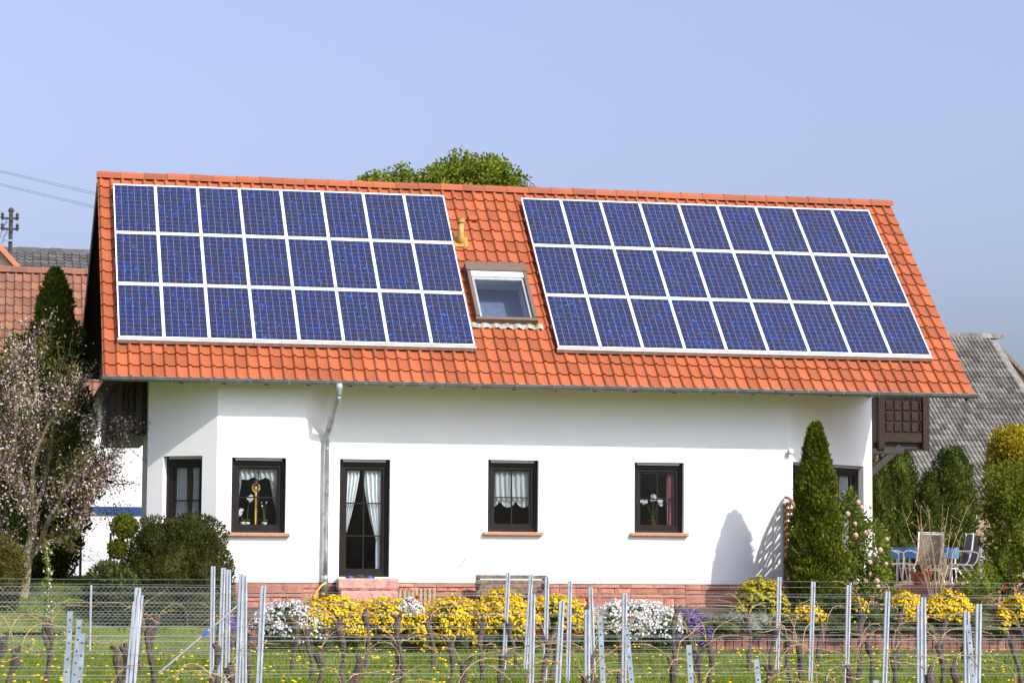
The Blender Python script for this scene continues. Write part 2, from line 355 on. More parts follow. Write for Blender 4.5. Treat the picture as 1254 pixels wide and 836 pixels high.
def cell_material(w_, h_, nx, ny):
    m, t, b = mat('polycrystalline_cells')
    tc = N(t, 'TexCoord'); sx = N(t, 'SeparateXYZ'); t.links.new(tc.outputs['Object'], sx.inputs[0]); oi = N(t, 'ObjectInfo')
    def mth(op, a, bv=None, cv=None):
        n = N(t, 'Math', operation=op)
        for i, q in enumerate((a, bv, cv)):
            if q is None: continue
            if isinstance(q, (int, float)): n.inputs[i].default_value = q
            else: t.links.new(q, n.inputs[i])
        return n.outputs[0]
    ux = mth('MULTIPLY', sx.outputs[0], nx / w_); uy = mth('MULTIPLY', sx.outputs[1], ny / h_)
    fx = mth('FRACT', ux); fy = mth('FRACT', uy)
    def line(fv, c, hw): return mth('LESS_THAN', mth('ABSOLUTE', mth('SUBTRACT', fv, c)), hw)
    dx = mth('ABSOLUTE', mth('SUBTRACT', fx, 0.5)); dy = mth('ABSOLUTE', mth('SUBTRACT', fy, 0.5))
    gapv = mth('GREATER_THAN', dx, 0.468); gaph = mth('GREATER_THAN', dy, 0.480)
    bus = mth('MAXIMUM', line(fx, 0.27, 0.017), line(fx, 0.73, 0.017))
    cx = mth('ADD', mth('FLOOR', ux), mth('MULTIPLY', oi.outputs['Random'], 913.0)); cy = mth('FLOOR', uy)
    cb = N(t, 'CombineXYZ'); t.links.new(cx, cb.inputs[0]); t.links.new(cy, cb.inputs[1])
    wn = N(t, 'TexWhiteNoise', noise_dimensions='3D'); t.links.new(cb.outputs[0], wn.inputs['Vector'])
    base = ramp(t, [(0, (0.020, 0.020, 0.044)), (0.5, (0.017, 0.020, 0.058)), (0.92, (0.013, 0.020, 0.074)), (1.0, (0.009, 0.024, 0.115))]); t.links.new(wn.outputs['Value'], base.inputs[0])
    # crystals: some facets are coloured a brighter blue
    of = N(t, 'VectorMath', operation='ADD'); t.links.new(tc.outputs['Object'], of.inputs[0])
    sc = N(t, 'CombineXYZ'); t.links.new(mth('MULTIPLY', oi.outputs['Random'], 71.0), sc.inputs[0]); t.links.new(sc.outputs[0], of.inputs[1])
    vo = N(t, 'TexVoronoi'); vo.inputs['Scale'].default_value = 34; t.links.new(of.outputs[0], vo.inputs['Vector'])
    sv = N(t, 'SeparateColor'); t.links.new(vo.outputs['Color'], sv.inputs[0])
    v1 = ramp(t, [(0.0, (0.6, 0.62, 0.7)), (0.6, (1.0, 1.0, 1.0)), (0.9, (1.3, 1.35, 1.45)), (1.0, (1.6, 1.8, 2.0))]); t.links.new(sv.outputs[0], v1.inputs[0])
    mu = N(t, 'MixRGB', blend_type='MULTIPLY'); mu.inputs[0].default_value = 1; t.links.new(base.outputs[0], mu.inputs[1]); t.links.new(v1.outputs[0], mu.inputs[2])
    fleck = mth('GREATER_THAN', sv.outputs[1], 0.99)
    m0 = N(t, 'MixRGB'); t.links.new(fleck, m0.inputs[0]); t.links.new(mu.outputs[0], m0.inputs[1]); m0.inputs[2].default_value = (0.015, 0.10, 0.45, 1)
    ln = mth('MAXIMUM', mth('MAXIMUM', gapv, gaph), mth('MULTIPLY', bus, 0.12))
    m1 = N(t, 'MixRGB'); t.links.new(ln, m1.inputs[0]); t.links.new(m0.outputs[0], m1.inputs[1]); m1.inputs[2].default_value = (0.135, 0.15, 0.215, 1)
    t.links.new(m1.outputs[0], b.inputs['Base Color']); b.inputs['Roughness'].default_value = 0.16; b.inputs['Specular IOR Level'].default_value = 0.45
    return m

# ================================================================== the ground
def build_ground():
    xs = [-700, -200, -60] + list(np.arange(-20, 36, 1.0)) + [60, 200, 700]
    ys = sorted(set([a for a, b in GPROF] + list(np.arange(20, 41.5, 0.7)) + list(np.arange(44, 56, 1.5))))
    V = [];
    for y in ys:
        for x in xs:
            z = gz(y) + (0.035 * math.sin(x * 1.7 + y * 2.1) * math.sin(x * 0.6 - y * 1.3) if 20 < y < 41 else 0)
            V.append((x, y, z))
    n = len(xs); F = np.array([(j * n + i, j * n + i + 1, (j + 1) * n + i + 1, (j + 1) * n + i) for j in range(len(ys) - 1) for i in range(n - 1)])
    tag(np_mesh('ground', V, F, M['ground'], smooth=False), kind='structure')
build_ground()

# ================================================================== the house
YF = 43.77; YE = 43.0; ZE = 3.873; YR = 47.3; ZR = 7.90
XL = 1.785; XR = 17.30
Z0 = 0.44                                        # top of the stone plinth
house = thing('house', 'white rendered house with orange tiled roof carrying two solar arrays', 'house', (9.0, 44.0, 0.0))
RP = math.atan2(ZR - ZE, YR - YE); RB = Vector((0, math.cos(RP), math.sin(RP))); RN = Vector((0, -math.sin(RP), math.cos(RP)))
RO = Vector((XL, YE, ZE)); RLEN = math.hypot(ZR - ZE, YR - YE); AX = Vector((1, 0, 0))
def RPT(a, b, n=0): return Vector((a, YE, ZE)) + RB * b + RN * n      # a is world x
def roof_ab(px, py, n=0.0):
    q = on_plane(px, py, RO + RN * n, RN); return q.x, (q - RO).dot(RB)

# ---- footprint of the outer walls
def at_slope(px, x0, y0, k):     # point on the pixel's vertical plane with y-y0 = k*|x-x0|
    d = ray(px, 600); t = d.x / d.y
    for _ in range(1):
        if k >= 0: y = (y0 - k * x0) / (1 - k * t)
        else: y = (y0 - k * x0) / (1 - k * t)
    return Vector((t * y, y, 0))
def px_at(px, Y): q = P(px, 600, Y); return Vector((q.x, Y, 0))
YB = YF - 0.37
vB = px_at(265, YB); vA = at_slope(180, vB.x, YB, -0.70); vC = px_at(372, YB); vD = px_at(398, YF); vE = px_at(965, YF); vF = at_slope(1068, vE.x, YF, 0.84)
ZT = 4.75
def wall_pt(p0, p1, px, py):
    d = (p1 - p0); n = Vector((d.y, -d.x, 0)).normalized(); q = on_plane(px, py, p0, n)
    return (q - p0).dot(d.normalized()), q.z
def zroof(y): return ZE + (y - YE) * math.tan(RP) - 0.20
WALLT = 0.30
def wall_segment(mb, p0, p1, z0, ops):
    """outer skin with openings and deep reveals, follows the roof's underside"""
    d = (p1 - p0); L = d.length; u = d.normalized(); inn = Vector((-u.y, u.x, 0))
    us = sorted(set([0, L] + [o[0] for o in ops] + [o[1] for o in ops])); zs = sorted(set([z0] + [o[2] for o in ops] + [o[3] for o in ops]))
    def pt(a, z, dep=0): q = p0 + u * a + inn * dep; return (q.x, q.y, z)
    def top(a): return zroof((p0 + u * a).y)
    for i in range(len(us) - 1):
        for j in range(len(zs)):
            a, b = us[i], us[i + 1]; za = zs[j]; zb = zs[j + 1] if j + 1 < len(zs) else None
            if zb is not None and any(o[0] < (a + b) / 2 < o[1] and o[2] < (za + zb) / 2 < o[3] for o in ops): continue
            mb.add([pt(a, za), pt(b, za), pt(b, zb if zb else top(b)), pt(a, zb if zb else top(a))], [(0, 1, 2, 3)])
    for a, b, za, zb in ops:
        for q in ([pt(a, za), pt(a, zb), pt(a, zb, WALLT), pt(a, za, WALLT)], [pt(b, zb), pt(b, za), pt(b, za, WALLT), pt(b, zb, WALLT)],
                  [pt(a, zb), pt(b, zb), pt(b, zb, WALLT), pt(a, zb, WALLT)], [pt(b, za), pt(a, za), pt(a, za, WALLT), pt(b, za, WALLT)]):
            mb.add(q, [(0, 1, 2, 3)])
# openings: (p0, p1, x0, x1, ytop, ybottom)
OPEN = {'W1': (vA, vB, 199, 247, 558, 652), 'W2': (vB, vC, 283.5, 350, 560, 652), 'DOOR': (vD, vE, 415.5, 477.5, 562, 706), 'W3': (vD, vE, 597.5, 659.5, 563, 651),
        'W4': (vD, vE, 777, 837.5, 566, 652), 'W5': (vE, vF, 971, 1058, 568, 708)}
RECT = {}
for k, (p0, p1, x0, x1, y0, y1) in OPEN.items():
    a, zt = wall_pt(p0, p1, x0, (y0 + y1) / 2); b, _ = wall_pt(p0, p1, x1, (y0 + y1) / 2)
    _, zt = wall_pt(p0, p1, (x0 + x1) / 2, y0); _, zb = wall_pt(p0, p1, (x0 + x1) / 2, y1)
    RECT[k] = (a, b, zb, zt)
wl = MB()
segs = [(vA, vB, ['W1']), (vB, vC, ['W2']), (vC, vD, []), (vD, vE, ['DOOR', 'W3', 'W4']), (vE, vF, ['W5'])]
for p0, p1, ks in segs: wall_segment(wl, p0, p1, Z0, [RECT[k] for k in ks])
# side and rear walls (plain)
YBK = 50.2
sideL = Vector((vA.x, vA.y + 1.55, 0)); inL = Vector((vA.x + 0.9, vA.y + 1.55, 0)); bkL = Vector((vA.x + 0.9, YBK, 0)); bkR = Vector((vF.x, YBK, 0))
def plain(p, q, z0, z1, z1b=None): wl.add([(p.x, p.y, z0), (q.x, q.y, z0), (q.x, q.y, z1b or z1), (p.x, p.y, z1)], [(0, 1, 2, 3)])
plain(sideL, vA, -0.2, zroof(sideL.y), zroof(vA.y)); plain(inL, sideL, -0.2, 4.0); plain(bkL, inL, -0.2, 4.0); plain(bkR, bkL, -0.2, 3.9)
wl.add([(vF.x, vF.y, -0.2), (vF.x, YBK, -0.2), (vF.x, YBK, 4.4), (vF.x, YR, ZR - 0.25), (vF.x, vF.y, zroof(vF.y))], [(0, 1, 2, 3, 4)])
wall = wl.build('wall', M['render'], house)
# inside: floor, ceiling, one dim partition
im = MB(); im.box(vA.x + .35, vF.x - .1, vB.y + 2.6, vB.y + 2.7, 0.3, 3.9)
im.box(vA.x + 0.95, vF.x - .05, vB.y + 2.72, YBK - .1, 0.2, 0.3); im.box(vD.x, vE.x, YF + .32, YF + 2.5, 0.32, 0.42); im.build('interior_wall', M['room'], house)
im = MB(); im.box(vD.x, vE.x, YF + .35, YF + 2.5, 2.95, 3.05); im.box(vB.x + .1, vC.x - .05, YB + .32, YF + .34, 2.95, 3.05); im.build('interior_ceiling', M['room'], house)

# ---- plinth: backing + single sandstone blocks
pl = MB()
def plinth_seg(p0, p1, e0, e1):
    d = (p1 - p0).normalized(); n = Vector((d.y, -d.x, 0))
    a = p0 - d * e0; b = p1 + d * e1
    q = [a, b, b - n * .25, a - n * .25]
    pl.prism([(v.x - n.x * .012, v.y - n.y * .012, -0.4) for v in q], (0, 0, Z0 + 0.4 - 0.002))
psegs = [(vA, vB, -.02, 0), (vB, vC, 0, 0), (vC, vD, 0, 0), (vD, vE, 0, 0), (vE, vF, 0, 0)]
for s_ in psegs: plinth_seg(*s_)
plinth = pl.build('plinth', M['mortar'], house)
def rough_block(L, H, T, seed):
    r = random.Random(seed); m = MB(); c = 0.007
    nx = 4
    vs = []; 
    for j, z in enumerate((0, c, H - c, H)):
        for i in range(nx + 1):
            x = L * i / nx + (r.uniform(-.004, .004) if 0 < i < nx else 0)
            y = 0 if j in (0, 3) or i in (0, nx) else -0.018 - r.uniform(-.007, .007)
            vs.append((min(max(x, 0), L), y, z))
    fs = []
    for j in range(3):
        for i in range(nx): k = j * (nx + 1) + i; fs.append((k, k + 1, k + nx + 2, k + nx + 1))
    m.add(vs, fs)
    m.add([(0, 0, 0), (L, 0, 0), (L, T, 0), (0, T, 0), (0, 0, H), (L, 0, H), (L, T, H), (0, T, H)], [(3, 2, 1, 0), (4, 5, 6, 7), (1, 2, 6, 5), (3, 0, 4, 7)])
    return m.mesh('stone', M['stone'])
BLK = {}
def block_mesh(L, H):
    k = (round(L, 1), H, random.randrange(2))
    if k not in BLK: BLK[k] = rough_block(max(k[0], .1), H, 0.03, hash(k) & 0xffff)
    return BLK[k], max(k[0], .1)
def lay_stones(p0, p1, x0=0.0, x1=None):
    d = (p1 - p0); L = d.length; d.normalize(); n = Vector((d.y, -d.x, 0)); ang = math.atan2(d.y, d.x)
    x1 = x1 or L; courses = []
    x = x0
    while x < x1 - 0.03:                      # bundles with different course patterns (random ashlar)
        W = min(random.choice([0.7, 1.0, 1.3, 0.5]), x1 - x)
        if x1 - x - W < 0.25: W = x1 - x
        pat = random.choice([[.07, .10, .07, .16, .12], [.18, .07, .07, .12, .08], [.10, .07, .17, .10, .08], [.07, .07, .10, .12, .16]])
        z = Z0 - 0.004
        for h in pat:
            h2 = h; z -= h2
            xx = x
            while xx < x + W - 0.02:
                l = min(random.choice([.3, .4, .5, .2, .6]), x + W - xx)
                if x + W - xx - l < .12: l = x + W - xx
                me, ml = block_mesh(l, round(h2 - 0.010, 3))
                o = bpy.data.objects.new('stone', me); link(o, plinth)
                q = p0 + d * (xx + 0.004) - house.location
                o.location = (q.x, q.y, z); o.rotation_euler = (0, 0, ang); o.scale = ((l - 0.009) / ml, 1, 1)
                o.location += n * (-0.012 + random.uniform(0, .006)) + n * 0.004
                xx += l
        x += W
lay_stones(vB, vC, 0.35); lay_stones(vC, vD)
# main wall: left and right of the steps
SX0 = wall_pt(vD, vE, 410, 720)[0]; SX1 = wall_pt(vD, vE, 486, 720)[0]
lay_stones(vD, vE, 0.0, SX0); lay_stones(vD, vE, SX1)

# ---- steps under the door
st = MB()
def rough_step(name, x0, x1, y0, y1, z0, z1):
    m = MB(); n = 14; r = random.Random(5); vs = []
    for j in range(4):
        for i in range(n + 1):
            vs.append((x0 + (x1 - x0) * i / n, y0 - (0.0 if j == 0 or j == 3 else 0.015 + r.uniform(0, .022)), z0 + (z1 - z0) * (0, .2, .8, 1)[j]))
    m.add(vs, [(j * (n + 1) + i, j * (n + 1) + i + 1, (j + 1) * (n + 1) + i + 1, (j + 1) * (n + 1) + i) for j in range(3) for i in range(n)])
    m.add([(x0, y0, z1), (x1, y0, z1), (x1, y1, z1), (x0, y1, z1), (x0, y0, z0), (x1, y0, z0), (x1, y1, z0), (x0, y1, z0)], [(0, 1, 2, 3), (1, 5, 6, 2), (0, 3, 7, 4)])
    return m.build(name, M['step'], house)
sx0 = vD.x + SX0; sx1 = vD.x + SX1
rough_step('step', sx0 + .02, sx1 - .03, YF - 0.34, YF - 0.03, 0.31, 0.515)
rough_step('step', sx0 + .02, sx1 + .02, YF - 0.66, YF - 0.342, 0.09, 0.305)
rough_step('step', sx0 + .02, sx1 + .06, YF - 0.98, YF - 0.662, -0.13, 0.085)

# ---- windows
def window(name, key, panes_x, panes_z, sill=True, dep=0.11, label=None, head=0.05):
    p0, p1 = OPEN[key][:2]; a, b, z0, z1 = RECT[key]
    d = (p1 - p0).normalized(); inn = Vector((-d.y, d.x, 0)); o = p0.copy(); up = Vector((0, 0, 1))
    win = MB()
    fw = 0.065
    def fb(m, x0, x1, y0, y1, za, zb): m.frame_box(o, d, inn, up, x0, x1, y0, y1, za, zb)
    # outer frame: jambs, head, foot
    for (x0, x1, za, zb) in ((a + .002, a + fw, z0 + .002, z1 - .002), (b - fw, b - .002, z0 + .002, z1 - .002), (a + fw, b - fw, z0 + .002, z0 + fw), (a + fw, b - fw, z1 - fw - head, z1 - head)):
        fb(win, x0, x1, dep, dep + .07, za, zb)
    root = win.build(name, M['frame'], house)
    if label: root['label'] = label
    s = MB(); sw = 0.075; g = 0.004
    A, B, C, D = a + fw + g, b - fw - g, z0 + fw + g, z1 - fw - head - g
    # sash with a slanted inner lip
    for ring, (yy0, yy1, i0, i1) in enumerate(((dep + .015, dep + .06, 0, sw * .6), (dep + .035, dep + .058, sw * .6, sw))):
        for (x0, x1, za, zb) in ((A + i0, A + i1, C + i0, D - i0), (B - i1, B - i0, C + i0, D - i0), (A + i1, B - i1, C + i0, C + i1), (A + i1, B - i1, D - i1, D - i0)):
            fb(s, x0, x1, yy0, yy1, za, zb)
    s.build('sash', M['frame'], root)
    h = MB(); fb(h, a + fw, b - fw, dep - .03, dep + .05, z1 - head + .003, z1 - .004); h.build('shutter_box', M['shutterbox'], root)
    A += sw; B -= sw; C += sw; D -= sw
    mw = 0.022
    for i in range(1, panes_x):
        m = MB(); x = A + (B - A) * i / panes_x; fb(m, x - mw / 2, x + mw / 2, dep + .036, dep + .05, C, D); m.build('muntin', M['frame'], root)
    for z in panes_z[1:-1]:
        m = MB(); zz = C + (D - C) * z; fb(m, A, B, dep + .034, dep + .052, zz - mw / 2, zz + mw / 2); m.build('muntin', M['frame'], root)
    for i in range(panes_x):
        for j in range(len(panes_z) - 1):
            m = MB(); x0 = A + (B - A) * i / panes_x; x1 = A + (B - A) * (i + 1) / panes_x
            fb(m, x0 - .002, x1 + .002, dep + .0425, dep + .0465, C + (D - C) * panes_z[j] - .002, C + (D - C) * panes_z[j + 1] + .002)
            m.v = [tuple(v) for v in m.v]; m.build('pane', M['glass'], root)
    if sill:
        m = MB(); q = MB().cbox(a - .085, b + .075, -0.075, dep + .05, z0 - .062, z0 - .002, .008)
        m.add([o + d * v[0] + inn * v[1] + up * v[2] for v in q.v], q.f); m.build('sill', M['sill'], root)
    return dict(o=o, d=d, inn=inn, A=A, B=B, C=C, D=D, dep=dep)
G = {}
G['W1'] = window('window', 'W1', 1, [0, .42, 1], dep=.12)
G['W2'] = window('window', 'W2', 2, [0, .49, 1])
G['W3'] = window('window', 'W3', 2, [0, .5, 1])
G['W4'] = window('window', 'W4', 2, [0, .5, 1])
G['DOOR'] = window('door', 'DOOR', 2, [0, .333, .666, 1], sill=False)
G['W5'] = window('window', 'W5', 3, [0, .42, 1], sill=False, label='wide terrace window behind the slim conifer')

# ---- roof: slabs, tiles, ridge
rs = MB()
def slab(pts, n, t): rs.prism(pts, n * t)
SK_A0 = roof_ab(583, 399)[0]; SK_A1 = roof_ab(657, 399)[0]; SK_B0 = roof_ab(578, 399)[1]; SK_B1 = roof_ab(610, 329)[1]
for (a0, a1, b0, b1) in ((XL + .05, SK_A0 + .07, .16, RLEN - .02), (SK_A1 - .07, XR - .05, .16, RLEN - .02), (SK_A0 + .07, SK_A1 - .07, .16, SK_B0 + .16), (SK_A0 + .07, SK_A1 - .07, SK_B1 - .13, RLEN - .02)):
    rs.prism([RPT(a0, b0, -.055), RPT(a1, b0, -.055), RPT(a1, b1, -.055), RPT(a0, b1, -.055)], -RN * 0.10)
roof = rs.build('roof', M['soffit'], house)
YK = 50.75; ZK = ZR - (YK - YR) * 1.0
bs = MB()
BKX = 0.20                                   # rear slope's verge swings out a little to the eave
bs.prism([Vector((XL, YR + .02, ZR - .02)), Vector((XR, YR + .02, ZR - .02)), Vector((XR + BKX * .3, YK, ZK)), Vector((XL - BKX, YK, ZK))], Vector((0, -.085, -.085)))
bs.build('rear_slope', M['wood_dark'], roof)
bs = MB(); bs.prism([Vector((XL + .02, YR + .03, ZR + .0)), Vector((XR - .02, YR + .03, ZR + .0)), Vector((XR + BKX * .3 - .02, YK - .02, ZK + .02)), Vector((XL - BKX + .02, YK - .02, ZK + .02))], Vector((0, .03, .03))); bs.build('rear_tiles', M['browntile'], roof)
for x, s_ in ((XL, 1), (XR, -1)):            # barge boards, front and rear
    MB().bar(RPT(x + s_ * .065, 0.05, -.10), RPT(x + s_ * .065, RLEN - .05, -.10), .03, .20, RN).build('barge_board', M['wood_dark'], roof)
MB().bar(Vector((XL + .0, YR, ZR - .16)), Vector((XL - BKX + .02, YK, ZK - .14)), .03, .22).build('barge_board', M['wood_dark'], roof)
MB().bar(Vector((XR - .03, YR, ZR - .16)), Vector((XR, YK, ZK - .14)), .03, .22).build('barge_board', M['wood_dark'], roof)
# dark boarded attic gables under the overhang
for x in (XL + .22, vF.x + 0.03):
    MB().prism([(x, YE + .35, ZE + .02), (x, YK - .25, ZK - .12), (x, YR, ZR - .3)], (.03, 0, 0)).build('gable_boarding', M['wood_dark'], house)
MB().box(XL + .02, XL + .24, YE + .45, YK - .1, ZE - 0.07, ZE - .02).build('gable_soffit', M['wood_dark'], house)

TW, TL, TCOL, TROW = 0.2015, 0.365, 77, 18
TP = RLEN / TROW * 1.0; TW = (XR - XL) / TCOL
def tile_mesh(verge=0):
    prof = [(0, .004), (.06, .022), (.13, .036), (.22, .040), (.31, .034), (.38, .018), (.44, .006), (.7, .002), (1.0, .005)]
    m = MB(); n = len(prof); t = 0.020; L = TP + 0.03
    low = [(x * TW, 0.0, z + .030) for x, z in prof]; hi = [(x * TW, L, z + .001) for x, z in prof]; lip = [(x * TW, .002, z + .030 - t) for x, z in prof]
    m.add(lip + low + hi, [(i, i + 1, n + i + 1, n + i) for i in range(n - 1)] + [(n + i, n + i + 1, 2 * n + i + 1, 2 * n + i) for i in range(n - 1)])
    if verge:
        x = 0 if verge < 0 else TW; e = -0.012 if verge < 0 else TW + 0.012; zz = .034
        m.add([(x, 0, zz), (x, L, zz - .028), (e, L, zz - .028), (e, 0, zz), (e, L, -.09), (e, 0, -.065), (x, 0, -.065)],
              [(0, 3, 2, 1) if verge < 0 else (0, 1, 2, 3), (3, 5, 4, 2) if verge < 0 else (3, 2, 4, 5), (0, 6, 5, 3) if verge < 0 else (0, 3, 5, 6)])
    return m
tmesh = tile_mesh().mesh('roof_tile', M['tile']); tvl = tile_mesh(-1).mesh('roof_tile', M['tile']); tvr = tile_mesh(1).mesh('roof_tile', M['tile'])
RROT = Matrix((AX, RB, RN)).transposed()
def frame_obj(name, me, parent, pos, rot=RROT):
    o = bpy.data.objects.new(name, me); link(o, parent); o.location = pos - world_loc(parent); o.rotation_euler = rot.to_euler(); return o
SK_A0, SK_B0 = roof_ab(578, 399); SK_A1, SK_B1 = roof_ab(654, 331); SK_A1 = roof_ab(657, 399)[0]
SK_A0 = roof_ab(583, 399)[0] ; SK_B1 = roof_ab(610, 329)[1]
tv = tile_mesh(); big = MB(); cnt = 0
for r in range(TROW):
    for c in range(TCOL):
        a = XL + c * TW; b = r * TP - 0.035
        covered = (2.4 < a < 7.7 and .95 < b < 5.0) or (10.0 < a < 16.2 and .95 < b < 5.0)
        if SK_A0 - .01 < a + TW / 2 < SK_A1 + .01 and SK_B0 - .02 < b + TP * .6 < SK_B1 + .02: continue
        jit = random.uniform(-.003, .003)
        own = (c in (0, TCOL - 1)) or r < 3 or (r == 3 and 32 <= c <= 64)
        if own:
            cnt += 1
            frame_obj('roof_tile', tvl if c == 0 else tvr if c == TCOL - 1 else tmesh, roof, RPT(a, b, jit))
        else:
            if covered and not (r % 1 == 0): continue
            big.add([RPT(a, b, jit) + AX * v[0] + RB * v[1] + RN * v[2] for v in tv.v], tv.f)
ob = big.build('roof_tile', M['tile'], roof); ob['kind'] = 'stuff'
# ridge tiles
rt = MB(); RL = 0.43; prof = [(-.115, -.075), (-.105, .0), (-.06, .045), (0, .062), (.06, .045), (.105, 0), (.115, -.075)]
for x, s_ in ((0, 1.0), (RL + .03, .93)): rt.v += [(x, y * s_, z * s_ + (0.008 if s_ == 1 else 0)) for y, z in prof]
rt.f += [(i, i + 1, i + 8, i + 7) for i in range(6)] + [tuple(range(7))]
rme = rt.mesh('ridge_tile', M['tile']); nr = int(round((XR - XL) / RL)); RL2 = (XR - XL + .04) / nr
for i in range(nr):
    o = bpy.data.objects.new('ridge_tile', rme); link(o, roof); o.location = Vector((XL - .02 + i * RL2, YR, ZR + .045 + random.uniform(-.004, .004))) - house.location

# ---- gutter and downspout
gm = MB(); gc = Vector((0, YE - .055, ZE - .005)); R_ = 0.072
ring = [(math.cos(a) * R_, math.sin(a) * R_) for a in np.linspace(math.pi, 2 * math.pi, 9)]
inner = [(y * .93, z * .93 + .002) for y, z in ring[::-1]]
allp = ring + inner; n = len(allp)
GX0, GX1 = XL - .03, XR + .05
gm.add([(GX0, gc.y + y, gc.z + z) for y, z in allp] + [(GX1, gc.y + y, gc.z + z) for y, z in allp], [(i, (i + 1) % n, n + (i + 1) % n, n + i) for i in range(n)] + [tuple(range(9)), tuple(range(n, n + 9))[::-1]])
gm.tube([(GX0, gc.y - R_, gc.z + .004), (GX1, gc.y - R_, gc.z + .004)], .009, 6)
gut = gm.build('gutter', M['dkzinc'], house, smooth=False)
x = GX0 + .5
while x < GX1:
    m = MB(); rr = [(math.cos(a) * (R_ + .005), math.sin(a) * (R_ + .005)) for a in np.linspace(math.pi, 2 * math.pi, 9)]
    m.add([(x, gc.y + y, gc.z + z) for y, z in rr] + [(x + .022, gc.y + y, gc.z + z) for y, z in rr], [(i, i + 1, 10 + i, 9 + i) for i in range(8)])
    m.build('bracket', M['zinc'], gut); x += .66
x = GX0 + .62
while x < GX1 - .2:
    m = MB(); m.box(x - .04, x + .04, YE + .06, YE + .7, ZE - .14, ZE - .11); m.v = [(v[0], v[1], v[2] + max(0, v[1] - YE) * math.tan(RP)) for v in m.v]
    m.build('rafter_end', M['wood_dark'], house); x += .72
dm = MB(); p_ = P(415, 478, gc.y); dx = p_.x
DSX = P(399, 620, YF - .14).x
dm.lathe([(.075, 0.02), (.075, -.06), (.05, -.16), (.05, -.2)], (dx, gc.y, gc.z - .055), 14)
dm.tube([(dx, gc.y, gc.z - .2), (dx - .005, gc.y + .01, gc.z - .32), (dx - .04, gc.y + .12, gc.z - .42), (DSX + .03, YF - .2, gc.z - .80), (DSX, YF - .14, gc.z - .92), (DSX, YF - .14, 1.0), (DSX, YF - .14, 0.55)], .050, 14)
dm.tube([(DSX, YF - .14, 0.56), (DSX, YF - .14, 0.50), (DSX, YF - .14, 0.12)], [.064, .060, .060], 14)
ds = dm.build('downspout', M['zinc'], house, smooth=True)
for z in (2.72, 1.6, 0.98):
    m = MB(); m.tube([(DSX, YF - .14, z), (DSX, YF - .14, z + .05)], .056, 14); m.box(DSX - .012, DSX + .012, YF - .1, YF + .02, z + .01, z + .03); m.build('pipe_clamp', M['zinc'], ds)

# ---- skylight
SKW = SK_A1 - SK_A0; SKH = SK_B1 - SK_B0
def rbox(m, a0, a1, b0, b1, n0, n1): m.frame_box(RPT(0, 0, 0), AX, RB, RN, a0, a1, b0, b1, n0, n1); return m
sk = MB(); A0, A1, B0, B1 = SK_A0, SK_A1, SK_B0, SK_B1
rbox(sk, A0, A0 + .065, B0 + .10, B1 - .10, -.05, .17); rbox(sk, A1 - .065, A1, B0 + .10, B1 - .10, -.05, .17)
rbox(sk, A0 - .01, A1 + .01, B0 + .02, B0 + .098, -.05, .15); rbox(sk, A0 - .012, A1 + .012, B1 - .30, B1 - .14, -.05, .19)
rbox(sk, A0 - .012, A1 + .012, B1 - .138, B1 - .02, -.05, .165)
skl = sk.build('skylight', M['bronze'], house)
m = rbox(MB(), A0 + .067, A1 - .067, B1 - .44, B1 - .302, .02, .155); m.build('roller_shutter', M['white'], skl)
m = MB()
for (a0, a1, b0, b1) in ((A0 + .067, A0 + .115, B0 + .1, B1 - .442), (A1 - .115, A1 - .067, B0 + .1, B1 - .442), (A0 + .115, A1 - .115, B1 - .50, B1 - .442)): rbox(m, a0, a1, b0, b1, .02, .12)
m.build('sash', M['shutterbox'], skl)
m = rbox(MB(), A0 + .117, A1 - .117, B0 + .1, B1 - .502, .085, .092); m.build('pane', M['skyglass'], skl)
m = rbox(MB(), A0 + .02, A1 - .02, B0 + .11, B1 - .05, -.42, -.40); m.build('shaft', M['shaft'], skl)
for (a0, a1, b0, b1) in ((A0 + .02, A0 + .06, B0 + .11, B1 - .05), (A1 - .06, A1 - .02, B0 + .11, B1 - .05), (A0 + .06, A1 - .06, B1 - .12, B1 - .05), (A0 + .06, A1 - .06, B0 + .11, B0 + .15)): rbox(MB(), a0, a1, b0, b1, -.40, -.052).build('lining', M['white'], skl)
m = MB(); vs = []; nn = 24                                 # crimped apron under the window
for j, (b_, h_) in enumerate(((B0 + .03, .055), (B0 - .05, .058), (B0 - .10, .045))):
    for i in range(nn + 1): vs.append(RPT(A0 - .1 + (SKW + .2) * i / nn, b_ - (.015 * math.sin(i * 1.9) if j == 2 else 0), h_ + .018 * math.sin(i * 2 * math.pi / (nn * TW / (SKW + .2)) )))
m.add(vs, [(j * (nn + 1) + i + 1, j * (nn + 1) + i, (j + 1) * (nn + 1) + i, (j + 1) * (nn + 1) + i + 1) for j in range(2) for i in range(nn)])
m.build('apron', M['leadflash'], skl)
# ---- vent pipe
va, vb = roof_ab(563.5, 297, .03); q = RPT(va, vb, .03)
m = MB(); m.tube([q - RN * .03, q + RN * .06 + Vector((0, 0, .02)), q + RN * .09 + Vector((0, 0, .10)), q + RN * .09 + Vector((0, 0, .30))], [.10, .08, .052, .052], 14)
vp = m.build('vent_pipe', M['plastic'], house, smooth=True)
m = MB(); m.tube([q + RN * .09 + Vector((0, 0, .30)), q + RN * .09 + Vector((0, 0, .37))], .072, 14); m.build('cap', M['plastic'], vp)
m = rbox(MB(), va - .12, va + .14, vb - .16, vb + .14, .03, .056); m.build('base_plate', M['plastic'], vp)
ta, tb = roof_ab(579, 271, .03)
m = rbox(MB(), ta - .08, ta + .08, tb - .02, tb + .10, .03, .085); m.build('vent_tile', M['tile'], house)

